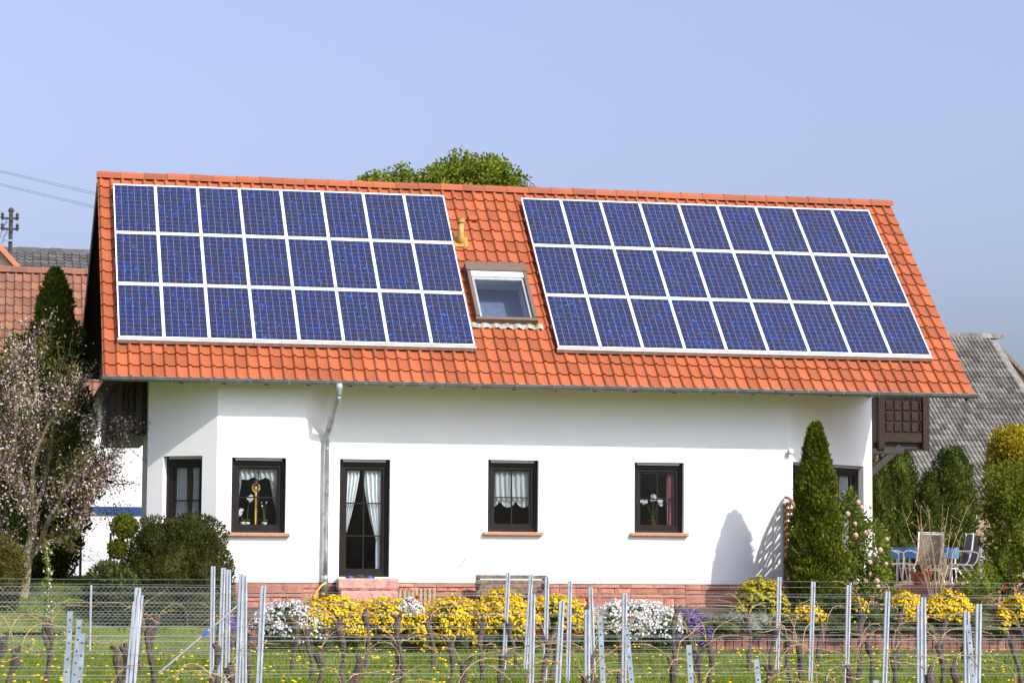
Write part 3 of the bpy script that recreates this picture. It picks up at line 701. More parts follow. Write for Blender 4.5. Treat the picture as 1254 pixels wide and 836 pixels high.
# ---- balconies
bal = MB()
def balcony_right():
    Y = vF.y + .12; z0 = P(1100, 540, Y).z; z1 = P(1100, 470, Y).z + .25
    x0 = P(1071, 520, Y).x; x1 = P(1137, 520, Y).x
    m = MB(); m.box(vF.x + .012, x1 - .02, Y + .05, Y + 3.2, z0 - .14, z0 - .02); b = m.build('balcony', M['wood_dark'], house)
    for xa, xb in ((x0 + .06, x0 + .19), (x1 - .13, x1)):
        m = MB(); m.cbox(xa, xb, Y - .06, Y + .07, z0 - .16, z1); m.build('post', M['wood_dark2'], b)
    m = MB(); m.cbox(x0 + .19, x1 - .13, Y - .03, Y + .04, z0 - .02, z0 + .15); m.build('rail', M['wood_dark2'], b)
    n = 5; xa, xb = x0 + .21, x1 - .02
    for i in range(n):
        for j in range(3):
            u0 = xa + (xb - xa) * i / n; u1 = xa + (xb - xa) * (i + 1) / n - .025; za = z0 + .17 + j * .205
            m = MB(); m.cbox(u0, u1, Y - .02 - .012 * (j % 2), Y + .02, za, za + .185, .02); m.build('panel', M['wood_dark2'], b)
    m = MB(); m.bar((vF.x + .02, Y + .05, z0 - .62), (x0 + .52, Y + .05, z0 - .10), .12, .12); m.box(vF.x + .012, x0 + .58, Y - .02, Y + .12, z0 - .24, z0 - .141); m.build('brace', M['wood_dark'], b)
    for i in range(10):      # outer side boards
        m = MB(); m.cbox(x1 - .04, x1, Y + .12 + i * .3, Y + .38 + i * .3, z0 - .05, z1 - .3, .006); m.build('board', M['wood_dark'], b)
M['wood_dark2'] = simple('brown_balcony_wood', (0.036, 0.021, 0.014), 0.65, var=0.25, scale=20, bump=0.2, spec=0.2)
balcony_right()
def balcony_left():
    Y = 44.5; z0 = P(150, 530, Y).z; z1 = P(150, 462, Y).z + .2; x0 = P(143, 500, Y).x; x1 = vA.x - .01
    m = MB(); m.box(x0, x1 + .2, Y + .05, YK - .3, z0, z0 + .1); b = m.build('balcony', M['wood_dark'], house)
    MB().box(x0, x1, Y + .022, Y + .04, z0 + .1, z1).build('backing_board', M['wood_dark'], b)
    n = 5
    for i in range(n):
        u0 = x0 + (x1 - x0) * i / n; u1 = x0 + (x1 - x0) * (i + 1) / n - .012
        for j in range(3):
            m = MB(); m.cbox(u0, u1, Y - .012, Y + .02, z0 + .2 + j * .21, z0 + .395 + j * .21, .012); m.build('panel', M['wood_dark'], b)
    m = MB(); m.cbox(x0, x1, Y - .04, Y + .04, z0 + .03, z0 + .18, .01); m.build('rail', M['wood_dark'], b)
    for x in (x0 - .02, x1 - .20):
        m = MB(); m.tube([(x + .06, Y - .06, z0 - .04), (x + .06, Y - .06, z0)], [.03, .06], 8); m.cbox(x, x + .12, Y - .1, Y - .02, z0, z1, .01); m.build('post', M['wood_dark'], b)
    i = 0; yy = Y + .1
    while yy < YK - .5:
        m = MB(); m.cbox(x0 - .03, x0 + .01, yy, yy + .16, z0 - .03 - .05 * (i % 4 == 0), z1, .006); m.build('board', M['wood_dark'], b); yy += .30; i += 1
balcony_left()
# ---- small fittings on the wall
q = P(968.5, 553, YF); m = MB(); m.ball((q.x - .02, YF - .06, q.z), .055, 10, (1, .9, 1.1)); m.box(q.x - .04, q.x, YF - .03, YF + .0, q.z - .05, q.z + .05)
tag(m.build('motion_lamp', M['white'], None, smooth=True), 'small white round lamp on the wall under the eaves near the slim conifer', 'lamp')
q = P(388, 693, YF - .02); m = MB(); m.tube([(q.x, YF + .1, q.z), (q.x, YF - .08, q.z), (q.x - .01, YF - .1, q.z - .05)], .014, 8); m.ball((q.x, YF - .05, q.z + .035), .026, 8)
tag(m.build('garden_tap', M['plastic'], None), 'small brass garden tap on the white wall beside the downspout', 'tap')
q = P(395, 722, YF - .2); m = MB(); m.tube([(q.x - .22, YF - .26, q.z - .25), (q.x - .12, YF - .25, q.z - .05), (q.x - .02, YF - .22, q.z + .08), (q.x + .06, YF - .2, q.z + .12)], .018, 8)
tag(m.build('garden_hose', M['hose'], None, smooth=True), 'short yellow garden hose at the foot of the downspout', 'hose')
q = P(567, 687, YF); m = MB(); m.tube([(q.x, YF + .01, q.z), (q.x, YF - .07, q.z + .01), (q.x + .02, YF - .09, q.z + .05)], .007, 6); m.tube([(q.x - .05, YF - .08, q.z), (q.x + .05, YF - .08, q.z + .02)], .006, 6)
tag(m.build('wall_hook', M['galvdark'], None), 'tiny metal hook alone on the white wall right of the door', 'hook')

# ================================================================== solar panels
PW, PH = 0.776, 1.530
M['cells'] = cell_material(PW - 0.052, PH - 0.084, 6, 12)
ORD = ['first', 'second', 'third', 'fourth', 'fifth', 'sixth', 'seventh', 'eighth', 'ninth']
def solar_proto():
    root = bpy.data.objects.new('solar_panel', None); root.empty_display_size = .1; COL.objects.link(root)
    w_, h_ = PW - .007, PH - .008; fx, fy = .0225, .038; t = .042
    m = MB(); m.box(0, fx, 0, h_, 0, t); m.box(w_ - fx, w_, 0, h_, 0, t); m.box(fx, w_ - fx, 0, fy, 0, t); m.box(fx, w_ - fx, h_ - fy, h_, 0, t)
    m.box(fx, w_ - fx, fy, h_ - fy, 0.002, .01)
    m.build('frame', M['alu'], root, local=True)
    o = bpy.data.objects.new('cell_sheet', MB().box(0, w_ - 2 * fx, 0, h_ - 2 * fy, 0, .024).mesh('cell_sheet', M['cells'])); link(o, root); o.location = (fx, fy, .0135)
    return root
proto = solar_proto(); first = True
PN = 0.115
def array(a0, b0, cols, where, skylight_right):
    global first
    grp = 'solar panels of the array over ' + where
    for r in range(3):
        for c in range(cols):
            o = proto if first else dup(proto); first = False
            o.location = RPT(a0 + c * PW, b0 + r * PH, PN + random.uniform(-.002, .002)); o.rotation_euler = RROT.to_euler()
            k = cols - c if skylight_right else c + 1
            tag(o, 'blue solar panel, %s row, %s from skylight, in array over %s' % (('bottom', 'middle', 'top')[r], ORD[k - 1], where), 'solar panel', grp)
    for r, b_ in enumerate((b0 - .012, b0 + .45 * PH, b0 + 1.5 * PH, b0 + 2.6 * PH)):
        m = MB(); m.frame_box(RPT(0, 0, 0), AX, RB, RN, a0 - .02, a0 + cols * PW + .02, b_ - .03, b_ + .012, .045 if r else .06, PN - .003 if r else PN + .02)
        o = m.build('mounting_rail', M['rail'])
        tag(o, 'aluminium mounting rail along the lower edge of array over ' + where if r == 0 else 'aluminium mounting rail hidden beneath the panels of array over ' + where, 'rail', 'mounting rails under array over ' + where if r else None)
array(2.045, .885, 8, 'the door', True)
array(9.745, .90, 9, 'the terrace end', False)

# ================================================================== curtains and things in the windows
def curtain(g, label, u0, u1, zt, zb, left=None, right=None, bottom=None, mat_='curtain', dep=.10, folds=9, name='curtain'):
    """cloth sheet with folds; left/right give the edge's inset as a function of t (0 top .. 1 bottom)"""
    nu, nv = 60, 24; off = g['dep'] + dep; V = []
    for j in range(nv + 1):
        t = j / nv
        l = u0 + (left(t) if left else 0); r = u1 - (right(t) if right else 0)
        for i in range(nu + 1):
            s = i / nu; z = zt + (zb - zt) * t
            if bottom: z += bottom(s) * t
            u = l + (r - l) * s; y = off + .018 * math.sin(s * folds * 6.28 + .6 * math.sin(5 * t)) + .006 * math.sin(23 * s + 4 * t)
            q = g['o'] + g['d'] * u + g['inn'] * y; V.append((q.x, q.y, z))
    F = np.array([(j * (nu + 1) + i, (j + 1) * (nu + 1) + i, (j + 1) * (nu + 1) + i + 1, j * (nu + 1) + i + 1) for j in range(nv) for i in range(nu)])
    o = np_mesh(name, V, F, M[mat_], smooth=True); return tag(o, label, 'curtain')
g = G['W1']; W_ = g['B'] - g['A']; H_ = g['D'] - g['C']
curtain(g, 'white side curtain behind the window above the clipped bush', g['A'], g['A'] + W_ * .42, g['D'] + .05, g['C'] - .05, mat_='sheer', folds=4)
curtain(g, 'white curtain at the inner side of window above clipped bush', g['A'] + W_ * .66, g['B'] + .04, g['D'] + .05, g['C'] - .05, mat_='sheer', folds=3)
g = G['W2']; W_ = g['B'] - g['A']; H_ = g['D'] - g['C']
curtain(g, 'scalloped sheer valance across the top of the orchid and gold window', g['A'] - .02, g['B'] + .02, g['D'] + .04, g['D'] - .17 * H_, bottom=lambda s: .02 * math.sin(s * 20) - .14 * (abs(s - .5) * 2) ** 6, mat_='sheer', folds=8)
curtain(g, 'narrow sheer curtain tapering down beside the gold ornament window', g['A'] + W_ * .80, g['B'] + .02, g['D'] + .02, g['C'] + .12 * H_, left=lambda t: .17 * t ** 1.5, mat_='sheer', folds=3, dep=.13)
curtain(g, 'short sheer curtain at window side over the small white orchid', g['A'] - .02, g['A'] + W_ * .12, g['D'] + .02, g['C'] + .5 * H_, right=lambda t: .07 * t, mat_='sheer', folds=2, dep=.13)
g = G['DOOR']; W_ = g['B'] - g['A']; H_ = g['D'] - g['C']
curtain(g, 'white curtain drawn aside on the hinge side of the glazed door', g['A'] - .02, g['A'] + W_ * .40, g['D'] + .03, g['C'] + .37 * H_, right=lambda t: W_ * .37 * t ** 1.35, folds=4)
curtain(g, 'long white curtain gathered to the handle side of the glazed door', g['A'] + W_ * .50, g['B'] + .02, g['D'] + .03, g['C'] - .03, left=lambda t: W_ * (.40 * min(1, t / .72) ** 1.6 if t < .72 else .38), folds=4)
g = G['W3']; W_ = g['B'] - g['A']; H_ = g['D'] - g['C']
curtain(g, 'white festoon blind with scalloped hem in window between door and orchid', g['A'] - .02, g['B'] + .02, g['D'] + .03, g['C'] + .40 * H_, bottom=lambda s: -.11 * abs(math.sin((s * 2.3 + .55) * math.pi)) ** .8 + .03, folds=7, mat_='sheer')
g = G['W4']; W_ = g['B'] - g['A']; H_ = g['D'] - g['C']
curtain(g, 'dusky pink curtain strip beside the white orchid', g['A'] + W_ * .82, g['B'] + .02, g['D'] + .03, g['C'] - .03, mat_='pinkcurtain', folds=2)
g = G['W5']; W_ = g['B'] - g['A']
curtain(g, 'pink curtain hanging behind the terrace window', g['A'] + W_ * .64, g['A'] + W_ * .80, g['D'] + .03, g['C'] - .03, mat_='pinkcurtain', folds=3)
curtain(g, 'pale sheer curtain beside the pink one in terrace window', g['A'] + W_ * .83, g['A'] + W_ * .96, g['D'] + .03, g['C'] - .03, mat_='sheer', folds=3)
def orchid(g, u, label, potmat, stems, scale=1.0, leaves=5):
    base = g['o'] + g['d'] * u + g['inn'] * (g['dep'] + .16); base.z = g['C'] - .06
    t = thing('orchid', label, 'orchid', base)
    MB().lathe([(.035, 0), (.05, .09), (.055, .10), (.05, .10), (.045, .09)], base, 12).build('pot', M[potmat], t, smooth=True)
    lf = MB()
    for k in range(leaves):
        a = k * 2.4 + .3; d = Vector((math.cos(a), math.sin(a) * .5, 0)); p = base + Vector((0, 0, .10)); s_ = d.cross(Vector((0, 0, 1))) * .022
        q1 = p + d * .07 + Vector((0, 0, .05)); q2 = p + d * .15 + Vector((0, 0, .02))
        lf.add([p, q1 + s_, q2, q1 - s_], [(0, 1, 2, 3)])
    lf.build('leaves', M['roseleaf'], t)
    for (dx, h, n) in stems:
        p = base + Vector((0, 0, .1)); path = [p, p + Vector((dx * .3, 0, h * .6)), p + Vector((dx * .7, 0, h)), p + Vector((dx, -.02, h * .98))]
        MB().tube(path, .005, 5).build('stem', M['roseleaf'], t)
        fl = MB(); r = random.Random(int(h * 100))
        for k in range(n):
            c = path[2].lerp(path[3], k / max(1, n - 1)) + Vector((r.uniform(-.03, .03), -.02, r.uniform(-.045, .045)))
            for a in range(5):
                an = a * 1.257 + r.random(); e = Vector((math.cos(an), -.25, math.sin(an))) * .034 * scale; s_ = Vector((-math.sin(an), 0, math.cos(an))) * .018 * scale
                fl.add([c, c + e * .6 + s_, c + e, c + e * .6 - s_], [(0, 1, 2, 3)])
        fl.build('blossom', M['whitefl'], t)
g = G['W2']; W_ = g['B'] - g['A']
orchid(g, g['A'] + W_ * .12, 'low white orchid at the edge of window with gold ornament', 'white', [(-.05, .17, 5)], 1.1, 4)
orchid(g, g['A'] + W_ * .24, 'tall white orchid just beside the gold ornament', 'white', [(.06, .42, 6)], 1.1, 3)
orchid(g, g['A'] + W_ * .70, 'thin budding orchid in white pot between gold ornament and sheer curtain', 'white', [(-.06, .30, 2), (.04, .33, 2)], .5, 6)
base = g['o'] + g['d'] * (g['A'] + W_ * .47) + g['inn'] * (g['dep'] + .2); base.z = g['C'] - .07
t = thing('gold_ornament', 'tall gold ornamental staff with a ring and figure in window', 'ornament', base)
MB().lathe([(.035, 0), (.035, .02), (.016, .05), (.02, .3), (.016, .55), (.02, .62)], base, 10).build('staff', M['gold'], t, smooth=True)
rg = MB(); rg.tube([base + Vector((.062 * math.cos(a), 0, .70 + .075 * math.sin(a))) for a in np.linspace(0, 6.283, 17)], .014, 6); rg.build('ring', M['gold'], t, smooth=True)
fg = MB(); fg.ball(base + Vector((0, 0, .69)), .03, 8, (1, .8, 1.4)); fg.ball(base + Vector((.005, 0, .79)), .03, 8); fg.tube([base + Vector((0, 0, .8)), base + Vector((.02, 0, .87))], [.03, .003], 8); fg.build('figure', M['rose'], t, smooth=True)
g = G['W4']; W_ = g['B'] - g['A']
orchid(g, g['A'] + W_ * .42, 'arching white orchid in red pot in the window right of the festoon blind', 'red', [(-.2, .38, 4), (.16, .36, 7), (.02, .44, 7)], 1.15, 8)

# ================================================================== trellis screen, boot brush, bench, log edging
sx = vE.x - .06
t = thing('trellis_screen', 'brown wooden lattice screen with curved top set against the white wall', 'screen', (sx, YF - .4, gz(43.4)))
zb = 0.1; ya, yb = YF - .82, YF - .04
for y, h in ((ya, 1.30), (yb, 1.90)):
    m = MB(); m.cbox(sx - .035, sx + .035, y - .035, y + .035, zb - .1, h); m.build('post', M['trelliswood'], t)
def arch_z(y): s_ = (y - ya) / (yb - ya); return 1.28 + .72 * math.sqrt(max(0, 1 - (1 - s_) ** 2))
m = MB(); m.tube([(sx, ya + (yb - ya) * i / 12, arch_z(ya + (yb - ya) * i / 12)) for i in range(13)], .03, 6); m.build('arch', M['trelliswood'], t)
z = zb + .12
while z < 1.95:
    y0 = ya + .03
    while y0 < yb and arch_z(y0) < z + .10: y0 += .03
    if y0 < yb - .1:
        m = MB(); n = 8; vs = []
        for i in range(n + 1):
            yy = y0 + (yb - .03 - y0) * i / n; o_ = .022 * math.sin(i * 1.6 + (math.pi if int(z * 100) % 2 else 0)); vs += [(sx + o_ - .003, yy, z), (sx + o_ + .003, yy, z), (sx + o_ - .003, yy, z + .085), (sx + o_ + .003, yy, z + .085)]
        fs = []
        for i in range(n):
            k = i * 4; fs += [(k, k + 4, k + 6, k + 2), (k + 1, k + 3, k + 7, k + 5), (k + 2, k + 6, k + 7, k + 3), (k, k + 1, k + 5, k + 4)]
        m.add(vs, fs); m.build('slat', M['trelliswood'], t)
    z += .115
for yy in (ya + .27, ya + .52):
    m = MB(); m.cbox(sx - .012, sx + .012, yy - .02, yy + .02, zb, arch_z(yy)); m.build('upright', M['trelliswood'], t)

q = P(441, 710, YF - .2); t = thing('boot_brush', 'dark boot brush with blue ends lying on the top doorstep', 'brush', (q.x, YF - .18, .517))
m = MB(); m.cbox(q.x - .25, q.x + .25, YF - .25, YF - .12, .517, .545, .01); m.ball((q.x, YF - .19, .55), .04, 8, (2, 1, .8)); m.build('brush_body', M['black'], t)
for s_ in (-1, 1): m = MB(); m.cbox(q.x + s_ * .17 - .035, q.x + s_ * .17 + .035, YF - .26, YF - .11, .512, .552, .008); m.build('end_cap', M['bluep'], t)

bx0 = P(583, 720, 43.45).x; bx1 = P(671, 720, 43.45).x; bz = .02
t = thing('garden_bench', 'weathered slatted wooden bench against the sandstone plinth behind yellow flowers', 'bench', ((bx0 + bx1) / 2, 43.4, bz))
for x in (bx0 + .05, bx1 - .05):
    for y in (43.12, 43.55):
        m = MB(); m.cbox(x - .035, x + .035, y - .03, y + .03, bz - .08, bz + .30 if y < 43.3 else bz + .52); m.build('leg', M['oldwood'], t)
    m = MB(); m.cbox(x - .04, x + .04, 43.08, 43.6, bz + .38, bz + .42); m.build('armrest', M['oldwood'], t)
for i in range(5):
    m = MB(); z = bz + .16 + i * .085; m.cbox(bx0, bx1, 43.50 - .0 * i, 43.525, z, z + .066, .005); o = m.build('back_slat', M['oldwood'], t)
for i in range(4):
    m = MB(); y = 43.1 + i * .10; m.cbox(bx0 + .02, bx1 - .02, y, y + .08, bz + .17, bz + .195, .005); m.build('seat_slat', M['oldwood'], t)
lx0 = P(487, 725, 43.1).x; lx1 = P(533, 725, 43.1).x
t = thing('log_edging', 'short row of split pale logs edging the bed right of the steps', 'edging', ((lx0 + lx1) / 2, 43.1, 0))
nl = 9
for i in range(nl):
    x = lx0 + (lx1 - lx0) * (i + .5) / nl; r = (lx1 - lx0) / nl / 2 * .97; top = P(490, 723, 43.1).z + .05 * i / nl + random.uniform(-.012, .012)
    m = MB(); m.tube([(x, 43.1 - .03 * math.sin(i), -.1), (x, 43.1 - .03 * math.sin(i), top)], r, 8); m.build('log', M['palewood'], t)

# ================================================================== neighbouring houses
def tiled_roof(parent, o, ax, up, nrm, width, length, tw, tp, material, prof, ind_region=None, cap=300):
    """tiles laid on a plane; the ones inside ind_region (fractions of width/length) are objects, the rest one mesh"""
    n = len(prof); L = tp + .03; t = .018
    base = MB(); low = [(x * tw, 0, z + .026) for x, z in prof]; hi = [(x * tw, L, z) for x, z in prof]; lip = [(x * tw, .002, z + .026 - t) for x, z in prof]
    base.add(lip + low + hi, [(i, i + 1, n + i + 1, n + i) for i in range(n - 1)] + [(n + i, n + i + 1, 2 * n + i + 1, 2 * n + i) for i in range(n - 1)])
    me = base.mesh('roof_tile', material); rot = Matrix((ax, up, nrm)).transposed()
    big = MB(); c = 0
    for r in range(int(length / tp)):
        for k in range(int(width / tw)):
            p = o + ax * (k * tw) + up * (r * tp) + nrm * (.02 + random.uniform(-.004, .004))
            if ind_region and ind_region(k * tw / width, r * tp / length) and c < cap:
                c += 1; frame_obj('roof_tile', me, parent, p, rot)
            else: big.add([p + ax * v[0] + up * v[1] + nrm * v[2] for v in base.v], base.f)
    if big.v: big.build('roof_tile', material, parent)['kind'] = 'stuff'
PAN = [(0, .004), (.1, .03), (.22, .038), (.34, .03), (.44, .006), (.75, 0), (1, .005)]
DBL = [(0, .0), (.10, .045), (.22, .06), (.36, .035), (.5, .0), (.60, .045), (.72, .06), (.86, .035), (1, .0)]
def neighbour(name, label, x0, x1, ye, ze, yr, zr, wallm, tilem, prof, tw, tp, depth_back, region, ridge_seed=1, over=.35):
    t = thing(name, label, 'house', ((x0 + x1) / 2, ye + .5, gz(ye)))
    dz = zr - ze; dy = yr - ye; L = math.hypot(dz, dy); up = Vector((0, dy / L, dz / L)); nrm = Vector((0, -dz / L, dy / L)); ax = Vector((1, 0, 0)); yb_ = yr + depth_back
    zbk = zr - depth_back * dz / dy
    w_ = MB(); g0 = gz(ye) - .3; fy = ye + over; k = (zr - .1 - ze) / dy
    a, b = x0 + .3, x1 - .3
    w_.add([(a, fy, g0), (b, fy, g0), (b, fy, ze + (fy - ye) * k - .1), (a, fy, ze + (fy - ye) * k - .1)], [(0, 1, 2, 3)])
    for x in (a, b): w_.add([(x, fy, g0), (x, yb_ - .3, g0), (x, yb_ - .3, zbk + .2), (x, yr, zr - .15), (x, fy, ze + (fy - ye) * k - .1)], [(0, 1, 2, 3, 4)])
    w_.add([(a, yb_ - .3, g0), (b, yb_ - .3, g0), (b, yb_ - .3, zbk + .2), (a, yb_ - .3, zbk + .2)], [(3, 2, 1, 0)])
    wall_ = w_.build('wall', wallm, t)
    rf = MB(); o = Vector((x0, ye, ze)); rf.prism([o, o + ax * (x1 - x0), o + ax * (x1 - x0) + up * L, o + up * L], -nrm * .12)
    e = Vector((x0, yb_, zbk)); rf.prism([o + up * L + Vector((0, .01, 0)), o + ax * (x1 - x0) + up * L + Vector((0, .01, 0)), e + ax * (x1 - x0), e], Vector((0, -.08, -.08)))
    roof_ = rf.build('roof', tilem, t)
    tiled_roof(roof_, o, ax, up, nrm, x1 - x0, L, tw, tp, tilem, prof, region)
    rm = MB(); rl = .38
    for x, s_ in ((0, 1.0), (rl, .92)): rm.v += [(x, y * s_, z * s_) for y, z in [(-.13, -.09), (-.1, .02), (0, .075), (.1, .02), (.13, -.09)]]
    rm.f += [(i, i + 1, i + 6, i + 5) for i in range(4)] + [(0, 1, 2, 3, 4)]
    me = rm.mesh('ridge_tile', tilem); x = x0
    while x < x1 - .1:
        ob_ = bpy.data.objects.new('ridge_tile', me); link(ob_, roof_); ob_.location = Vector((x, yr, zr + .07 + random.uniform(-.012, .012))) - world_loc(roof_); x += rl - .02
    return t, roof_, wall_
# left: white house, brown roof
Yr_, Ye_ = 64.0, 60.2
zr_ = P(60, 334, Yr_).z; ze_ = P(60, 489, Ye_).z; xa = P(-160, 400, Ye_).x; xb = P(330, 400, Ye_).x
nA, rA, wA = neighbour('house', 'white neighbouring house with brown tiled roof and blue stripe, behind the blossoming tree', xa, xb, Ye_, ze_, Yr_, zr_, M['render'], M['browntile'], PAN, .205, .33, 3.8,
                       lambda u, v: .30 < u < .60)
fy = Ye_ + .35
za = P(140, 620, fy).z; zb_ = P(140, 631, fy).z
m = MB(); m.box(xa + .35, xb - .35, fy - .02, fy - .003, zb_, za); m.build('stripe', M['stripe'], nA)
za = P(120, 678, fy).z; m = MB(); m.box(xa + .32, xb - .32, fy - .05, fy - .003, gz(fy) - .3, za); m.build('plinth', M['greybase'], nA)
wx0, wx1 = P(143, 545, fy).x, P(156, 545, fy).x; wz0, wz1 = P(150, 553, fy).z, P(150, 534, fy).z
m = MB(); m.cbox(wx0, wx1, fy - .04, fy - .004, wz0, wz1, .01); wn_ = m.build('window', M['white'], nA); m = MB(); m.box(wx0 + .05, wx1 - .05, fy - .046, fy - .042, wz0 + .05, wz1 - .05); m.build('pane', M['skyglass'], wn_)
m = MB(); m.tube([(xa, Ye_ - .06, ze_ - .02), (xb, Ye_ - .06, ze_ - .02)], .07, 8); m.build('gutter', M['dkzinc'], nA)
# left, further: dark grey roof, its roof mast, and a cream gable
Yr_, Ye_ = 84.0, 78.0
zr_ = P(60, 309, Yr_).z; ze_ = P(60, 380, Ye_).z; xc = P(-220, 400, Ye_).x; xd = P(300, 400, Ye_).x
neighbour('house', 'far house with weathered dark grey tiled roof behind the brown roof', xc, xd, Ye_, ze_, Yr_, zr_, M['render'], M['slatetile'], PAN, .25, .36, 5, lambda u, v: .41 < u < .65 and v > .55)
gx = P(-8, 300, 72).x; ga = P(21, 332, 72); gp = P(-12, 296, 72)
t = thing('house', 'cream gabled house with orange verge peeping above the brown roof', 'house', (gp.x, 72, gz(72)))
hw = ga.x - gp.x; sl = (gp.z - ga.z) / hw; xw = 3.0
m = MB(); m.prism([(gp.x - xw, 72, gz(72)), (gp.x + xw, 72, gz(72)), (gp.x + xw, 72, gp.z - sl * xw), (gp.x, 72, gp.z), (gp.x - xw, 72, gp.z - sl * xw)], (0, 5, 0)); m.build('wall', M['cream'], t)
m = MB()
for s_ in (-1, 1): m.prism([(gp.x, 71.7, gp.z + .02), (gp.x, 71.7, gp.z + .22), (gp.x + s_ * (xw + .3), 71.7, gp.z - sl * (xw + .3) + .22), (gp.x + s_ * (xw + .3), 71.7, gp.z - sl * (xw + .3) + .02)], (0, 5.6, 0))
m.build('roof', M['orange_verge'], t)
# roof mast with insulators on the grey roof
Ym = 81; q0 = P(12, 330, Ym); q1 = P(12, 259, Ym)
t = thing('roof_mast', 'steel roof mast with crossarms and insulators on the dark grey roof', 'mast', (q0.x, Ym, q0.z))
m = MB(); m.tube([(q0.x, Ym, q0.z - 1.2), (q0.x, Ym, q1.z)], .065, 10); m.build('pole', M['insul'], t)
for y_ in (268, 281):
    c = P(12, y_, Ym); m = MB(); m.bar((c.x - .25, Ym - .1, c.z), (c.x + .25, Ym - .1, c.z), .07, .07); arm = m.build('crossarm', M['insul'], t)
    for s_ in (-1, 1):
        m = MB(); m.lathe([(.02, -.08), (.05, -.02), (.07, .02), (.03, .06), (.065, .10), (.03, .15), (.02, .18)], (c.x + s_ * .23, Ym - .1, c.z + .02), 8); m.build('insulator', M['insul'], arm)
c = P(12, 295, Ym); m = MB(); m.bar((c.x - .22, Ym - .1, c.z), (c.x + .08, Ym - .1, c.z), .06, .06); m.build('crossarm', M['galvdark'], t)
m = MB(); m.lathe([(.10, 0), (.10, .05), (.04, .12)], (q0.x, Ym, q1.z), 10); m.build('cap', M['insul'], t)
for k, (y0, y1, dx0) in enumerate(((268, 330, -60), (281, 345, -58), (268, 300, -150), (281, 310, -150))):
    a = P(9 if k < 2 else 16, y0, Ym); b_ = P(12 + dx0, y1 + 60, 70)
    m = MB(); m.tube([a, a.lerp(b_, .5) - Vector((0, 0, .15)), b_], .010, 4)
    tag(m.build('service_wire', M['insul']), 'thin dark service wire dropping from the roof mast', 'wire', 'service wires of the roof mast')
# overhead lines crossing the sky, ending at a pole behind the house
Yp = 66
for k, (ya_, yb2) in enumerate(((209, 236), (211, 238.5), (225, 252.5), (227, 255))):
    a = P(-700, ya_ - 150, Yp); b_ = P(330, yb2 + 30, Yp); pts = []
    A_ = P(0, ya_, Yp); B_ = P(115, yb2, Yp)
    for i in range(9):
        px = -700 + 1030 * i / 8; u = px / 115.0; yy = ya_ + (yb2 - ya_) * u - (0.5 if 0 <= u <= 1 else 0) - (u * (u - 1)) * 0.55
        pts.append(P(px, yy, Yp))
    m = MB(); m.tube(pts, .0075, 4)
    tag(m.build('power_line', M['lineg']), 'thin overhead power line slanting across the sky towards the ridge', 'wire', 'overhead power lines')
    endp = pts[-1]
t = thing('utility_pole', 'wooden utility pole hidden behind the solar roof', 'pole', (endp.x, Yp, gz(Yp)))
m = MB(); m.tube([(endp.x, Yp + .12, gz(Yp) - .3), (endp.x, Yp + .12, endp.z + 1.2)], [.14, .10], 10); m.build('pole', M['oldwood'], t)

# right: grey roof with mossy tiles, rubble gable behind it
Yr_, Ye_ = 75.0, 67.6
zr_ = P(1190, 413, Yr_).z; ze_ = P(1160, 612, Ye_).z
# its right verge runs straight back
xr = P(1219, 413, Yr_).x; xl = P(960, 413, Yr_).x
neighbour('house', 'neighbouring house with large mossy grey tiled roof beyond the terrace hedge', xl, xr, Ye_, ze_, Yr_, zr_, M['oldwall'], M['greytile'], DBL, .26, .30, 5, lambda u, v: u > .60 and v > .25)
Yg = 86; ap = P(1228, 434, Yg); lo = P(1262, 470, Yg); sl = (ap.z - lo.z) / (lo.x - ap.x)
t = thing('house', 'old house with brown rubble gable behind the mossy grey roof', 'house', (ap.x + 2, Yg, gz(Yg)))
xw = 5.0; x_ = ap.x - .6; za = ap.z + .6 * sl
m = MB(); m.prism([(x_ - xw, Yg, gz(Yg)), (x_ + xw, Yg, gz(Yg)), (x_ + xw, Yg, za - sl * xw), (x_, Yg, za), (x_ - xw, Yg, za - sl * xw)], (0, 6, 0)); m.build('wall', M['oldwall'], t)
m = MB()
for s_ in (-1, 1): m.prism([(x_, Yg - .15, za + .01), (x_, Yg - .15, za + .16), (x_ + s_ * (xw + .2), Yg - .15, za - sl * (xw + .2) + .16), (x_ + s_ * (xw + .2), Yg - .15, za - sl * (xw + .2) + .01)], (0, 6.3, 0))
m.build('roof', M['oldwood'], t)

# ================================================================== foliage
def quads(p, d, s, l, w_, bend=None):
    """leaf shaped quads: p base (n,3), d long axis, s side axis, l length, w width"""
    l = l[:, None]; w_ = w_[:, None]; m_ = p + d * l * .5
    V = np.stack([p, m_ + s * w_ * .5, p + d * l, m_ - s * w_ * .5], 1).reshape(-1, 3); n = len(p)
    return V, np.arange(4 * n).reshape(n, 4)
def unit(v): return v / (np.linalg.norm(v, axis=1, keepdims=True) + 1e-9)
def leaves(name, pts, out, n_, l, w_, mat_, parent, up=0.0, spread=.7, kind=None):
    n = len(pts); d = unit(out + np.array([0, 0, up]) + rng.normal(0, spread, (n, 3))); s = unit(np.cross(d, rng.normal(0, 1, (n, 3))))
    V, F = quads(pts, d, s, l * rng.uniform(.6, 1.25, n), w_ * rng.uniform(.6, 1.25, n))
    return np_mesh(name, V, F, mat_, parent, kind)
def lump(a, h, seed):
    r = np.random.default_rng(seed); s = 0
    for k in range(7):
        s = s + r.uniform(.4, 1) * np.sin(a * r.integers(1, 6) + h * r.uniform(2, 9) + r.uniform(0, 6.28)) / 7 * 1.8
    return s
